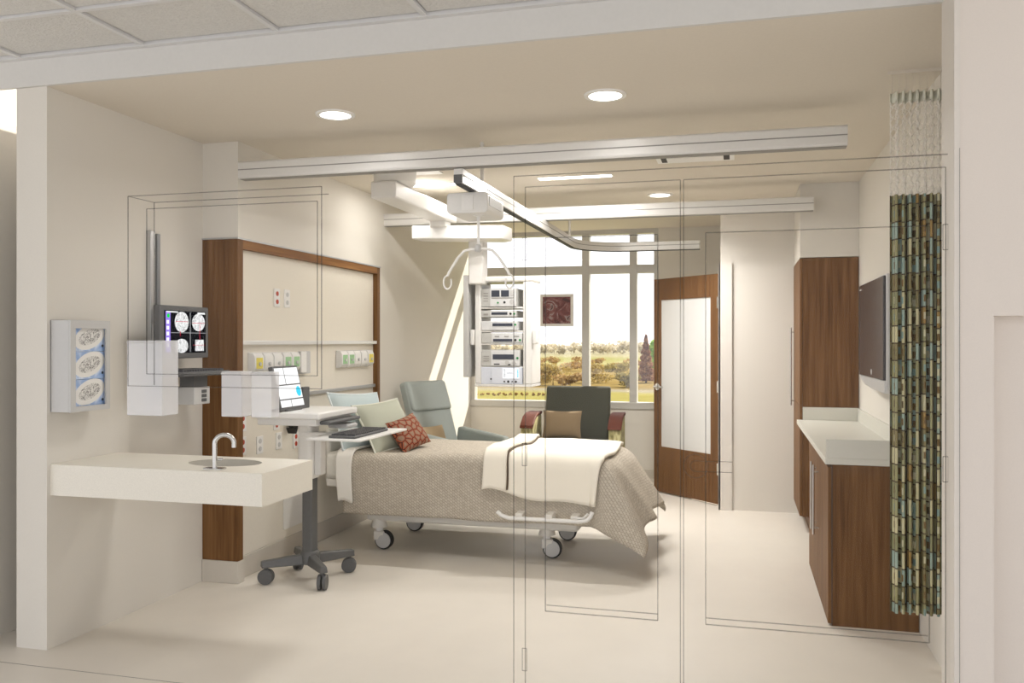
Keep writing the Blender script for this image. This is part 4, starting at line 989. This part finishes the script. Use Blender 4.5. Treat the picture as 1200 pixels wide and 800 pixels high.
for k in range(K + 1):
    s0 = k / K
    for sg in (-1, 1):
        pth = []
        for j in range(nz):
            z = 2.17 + (2.6 - 2.17) * j / (nz - 1)
            pth.append(cpos(min(1, max(0, s0 + sg * (0.5 / K) * (0.5 - 0.5 * math.cos(j * math.pi / 2.5)))), z))
        g.tube(pth, 0.0017, 3, False)
O('mesh_top', g, 'linen', r)
O('top_tape', G().sheet(lambda s, z: cpos(s, z), ss, [2.595, 2.64]), 'sage_p', r, smooth=True, solid=0.002)
g = G()
O('ceiling_track', B(0.66, 0.898, 4.24, 4.26, 2.725, 2.74), 'ceil', r)
for k in range(8):
    p = cpos((k + 0.25) / NP if (k + 0.25) / NP < 1 else 0.99, 2.64)
    O('carrier', G().cyl((p[0], 4.25, 2.638), (p[0], 4.25, 2.726), 0.0009, 6).cyl((p[0], p[1], 2.634), (p[0], 4.25, 2.642), 0.002, 6), 'ceil', r)

# ------------------------------------------------------------------ outside
GZ = -3.0
struct(O('ground', B(-400, 400, 9.7, 900, GZ - 0.5, GZ), 'ground', local=True), 'meadow and lawn outside the window')
f_, t_ = 1003.0, R(14.853)
def at(px, d):
    rr = (px - 600) / f_ * d
    return -math.sin(t_) * d + math.cos(t_) * rr, math.cos(t_) * d + math.sin(t_) * rr
def crown(rx, rz, n, lsz, cone=False, seed=0, blobs=7):
    rnd = random.Random(seed); g = G()
    bl = [(Vector((rnd.uniform(-.6, .6) * rx, rnd.uniform(-.6, .6) * rx, rz * (0.45 + rnd.uniform(0, .95)))), rnd.uniform(.4, .62)) for _ in range(blobs)]
    for _ in range(n):
        d = Vector((rnd.gauss(0, 1), rnd.gauss(0, 1), rnd.gauss(0, 1))).normalized()
        if cone:
            h = rnd.random() ** 1.3; lay = 0.72 + 0.28 * abs(math.sin(h * 22)); rad = rx * (1 - h) ** 0.85 * lay * rnd.uniform(.5, 1.0) + 0.02; a = rnd.uniform(0, 6.283)
            p = Vector((rad * math.cos(a), rad * math.sin(a), rz * 2 * (0.05 + 0.95 * h)))
        else:
            c, k = bl[rnd.randrange(len(bl))]; q = rnd.uniform(.65, 1.0)
            p = c + Vector((d.x * rx * k * q, d.y * rx * k * q, d.z * rz * k * q * 0.9)); p.z = max(0.02, p.z)
        a = Vector((rnd.gauss(0, 1), rnd.gauss(0, 1), rnd.gauss(0, 1))).normalized() * lsz; b = a.cross(d).normalized() * lsz * 0.7
        k0 = len(g.v); g.v += [tuple(p - a), tuple(p + b), tuple(p + a), tuple(p - b)]; g.f.append((k0, k0 + 1, k0 + 2, k0 + 3))
    return g
def tree(name, label, mat, px, d, h, rx, n=900, cone=False, seed=0, group=None, lsz=None):
    x, y = at(px, d); r = thing(name, label, 'tree' if 'tree' in name or cone else 'bush', (x, y, GZ), 0, group)
    tr_h = h * (0.06 if cone else 0.12)
    O('trunk', G().tube([(0, 0, -0.05), (0.02, 0, h * 0.35), (0, 0.02, h * 0.7)], [0.05 * h * 0.4, 0.03 * h * 0.4, 0.008 * h], 8), 'bark', r, local=True, smooth=True)
    c = O('crown', crown(rx, h / 2, n, lsz or h * 0.045, cone, seed), mat, r, local=True); return r
tree('conifer_tree', 'russet conifer standing behind the rightmost window pane', 'leaf_russet', 757, 93, 5.2, 1.15, 2600, True, 3, lsz=0.13)
tree('broadleaf_tree', 'fresh green tree beside the open walnut door', 'leaf_green', 774, 112, 5.2, 1.5, 1500, False, 4)
spec = [('leaf_gold', 648, 88, 3.6, 2.4, 'rounded golden bush in the middle of the left window pane'), ('leaf_gold', 700, 86, 3.5, 2.5, 'tall golden bush behind the first mullion'),
        ('leaf_olive', 722, 92, 3.0, 2.6, 'olive bush left of the second mullion'), ('leaf_tan', 668, 84, 2.4, 2.0, 'low tan bush above the olive armchair'),
        ('leaf_tan', 632, 86, 2.4, 2.2, 'low tan bush beside the equipment rack'), ('leaf_gold', 612, 90, 2.8, 2.4, 'golden bush just right of the equipment rack'),
        ('leaf_olive', 735, 84, 2.3, 1.6, 'low olive bush against the second mullion'), ('leaf_tan', 590, 88, 2.2, 2.2, 'tan bush under the equipment rack'),
        ('leaf_gold', 568, 92, 2.6, 2.4, 'golden bush at the left edge of the window')]
for i, (m, px, d, h, rx, lb) in enumerate(spec): tree('autumn_bush', lb, m, px, d + 7 * (i % 3), h * 0.72, rx * 0.75, 1000, False, 20 + i, 'autumn bushes in the meadow', 0.13)
for i in range(11):
    tree('distant_bush', 'small hazy bush in the middle distance of the meadow', 'leaf_tan', 560 + i * 18 + random.uniform(-6, 6), 130 + 18 * (i % 3), random.uniform(1.4, 2.2), random.uniform(1.6, 2.2), 350, False, 60 + i, 'bushes in the middle distance', 0.2)
for i in range(32):
    tree('horizon_tree', 'tree in the horizon belt with haze put into its leaf colour', 'leaf_far_haze', 500 + i * 11.5, 300 + 26 * (i % 2), random.uniform(3.6, 5.2), random.uniform(2.9, 3.3), 420, False, 90 + i, 'tree belt on the horizon', 0.45)
for i in range(16):
    x, y = at(552 + i * 6.6, 71); rnd = random.Random(i); g = crown(0.19, 0.16, 60, 0.07, False, 200 + i, 3)
    g.v = [(a + x, b + y, c + GZ) for a, b, c in g.v]
    tag(O('low_shrub', g, 'leaf_tan'), 'low clipped shrub in the row across the lawn', 'bush', 'row of low shrubs on the lawn')
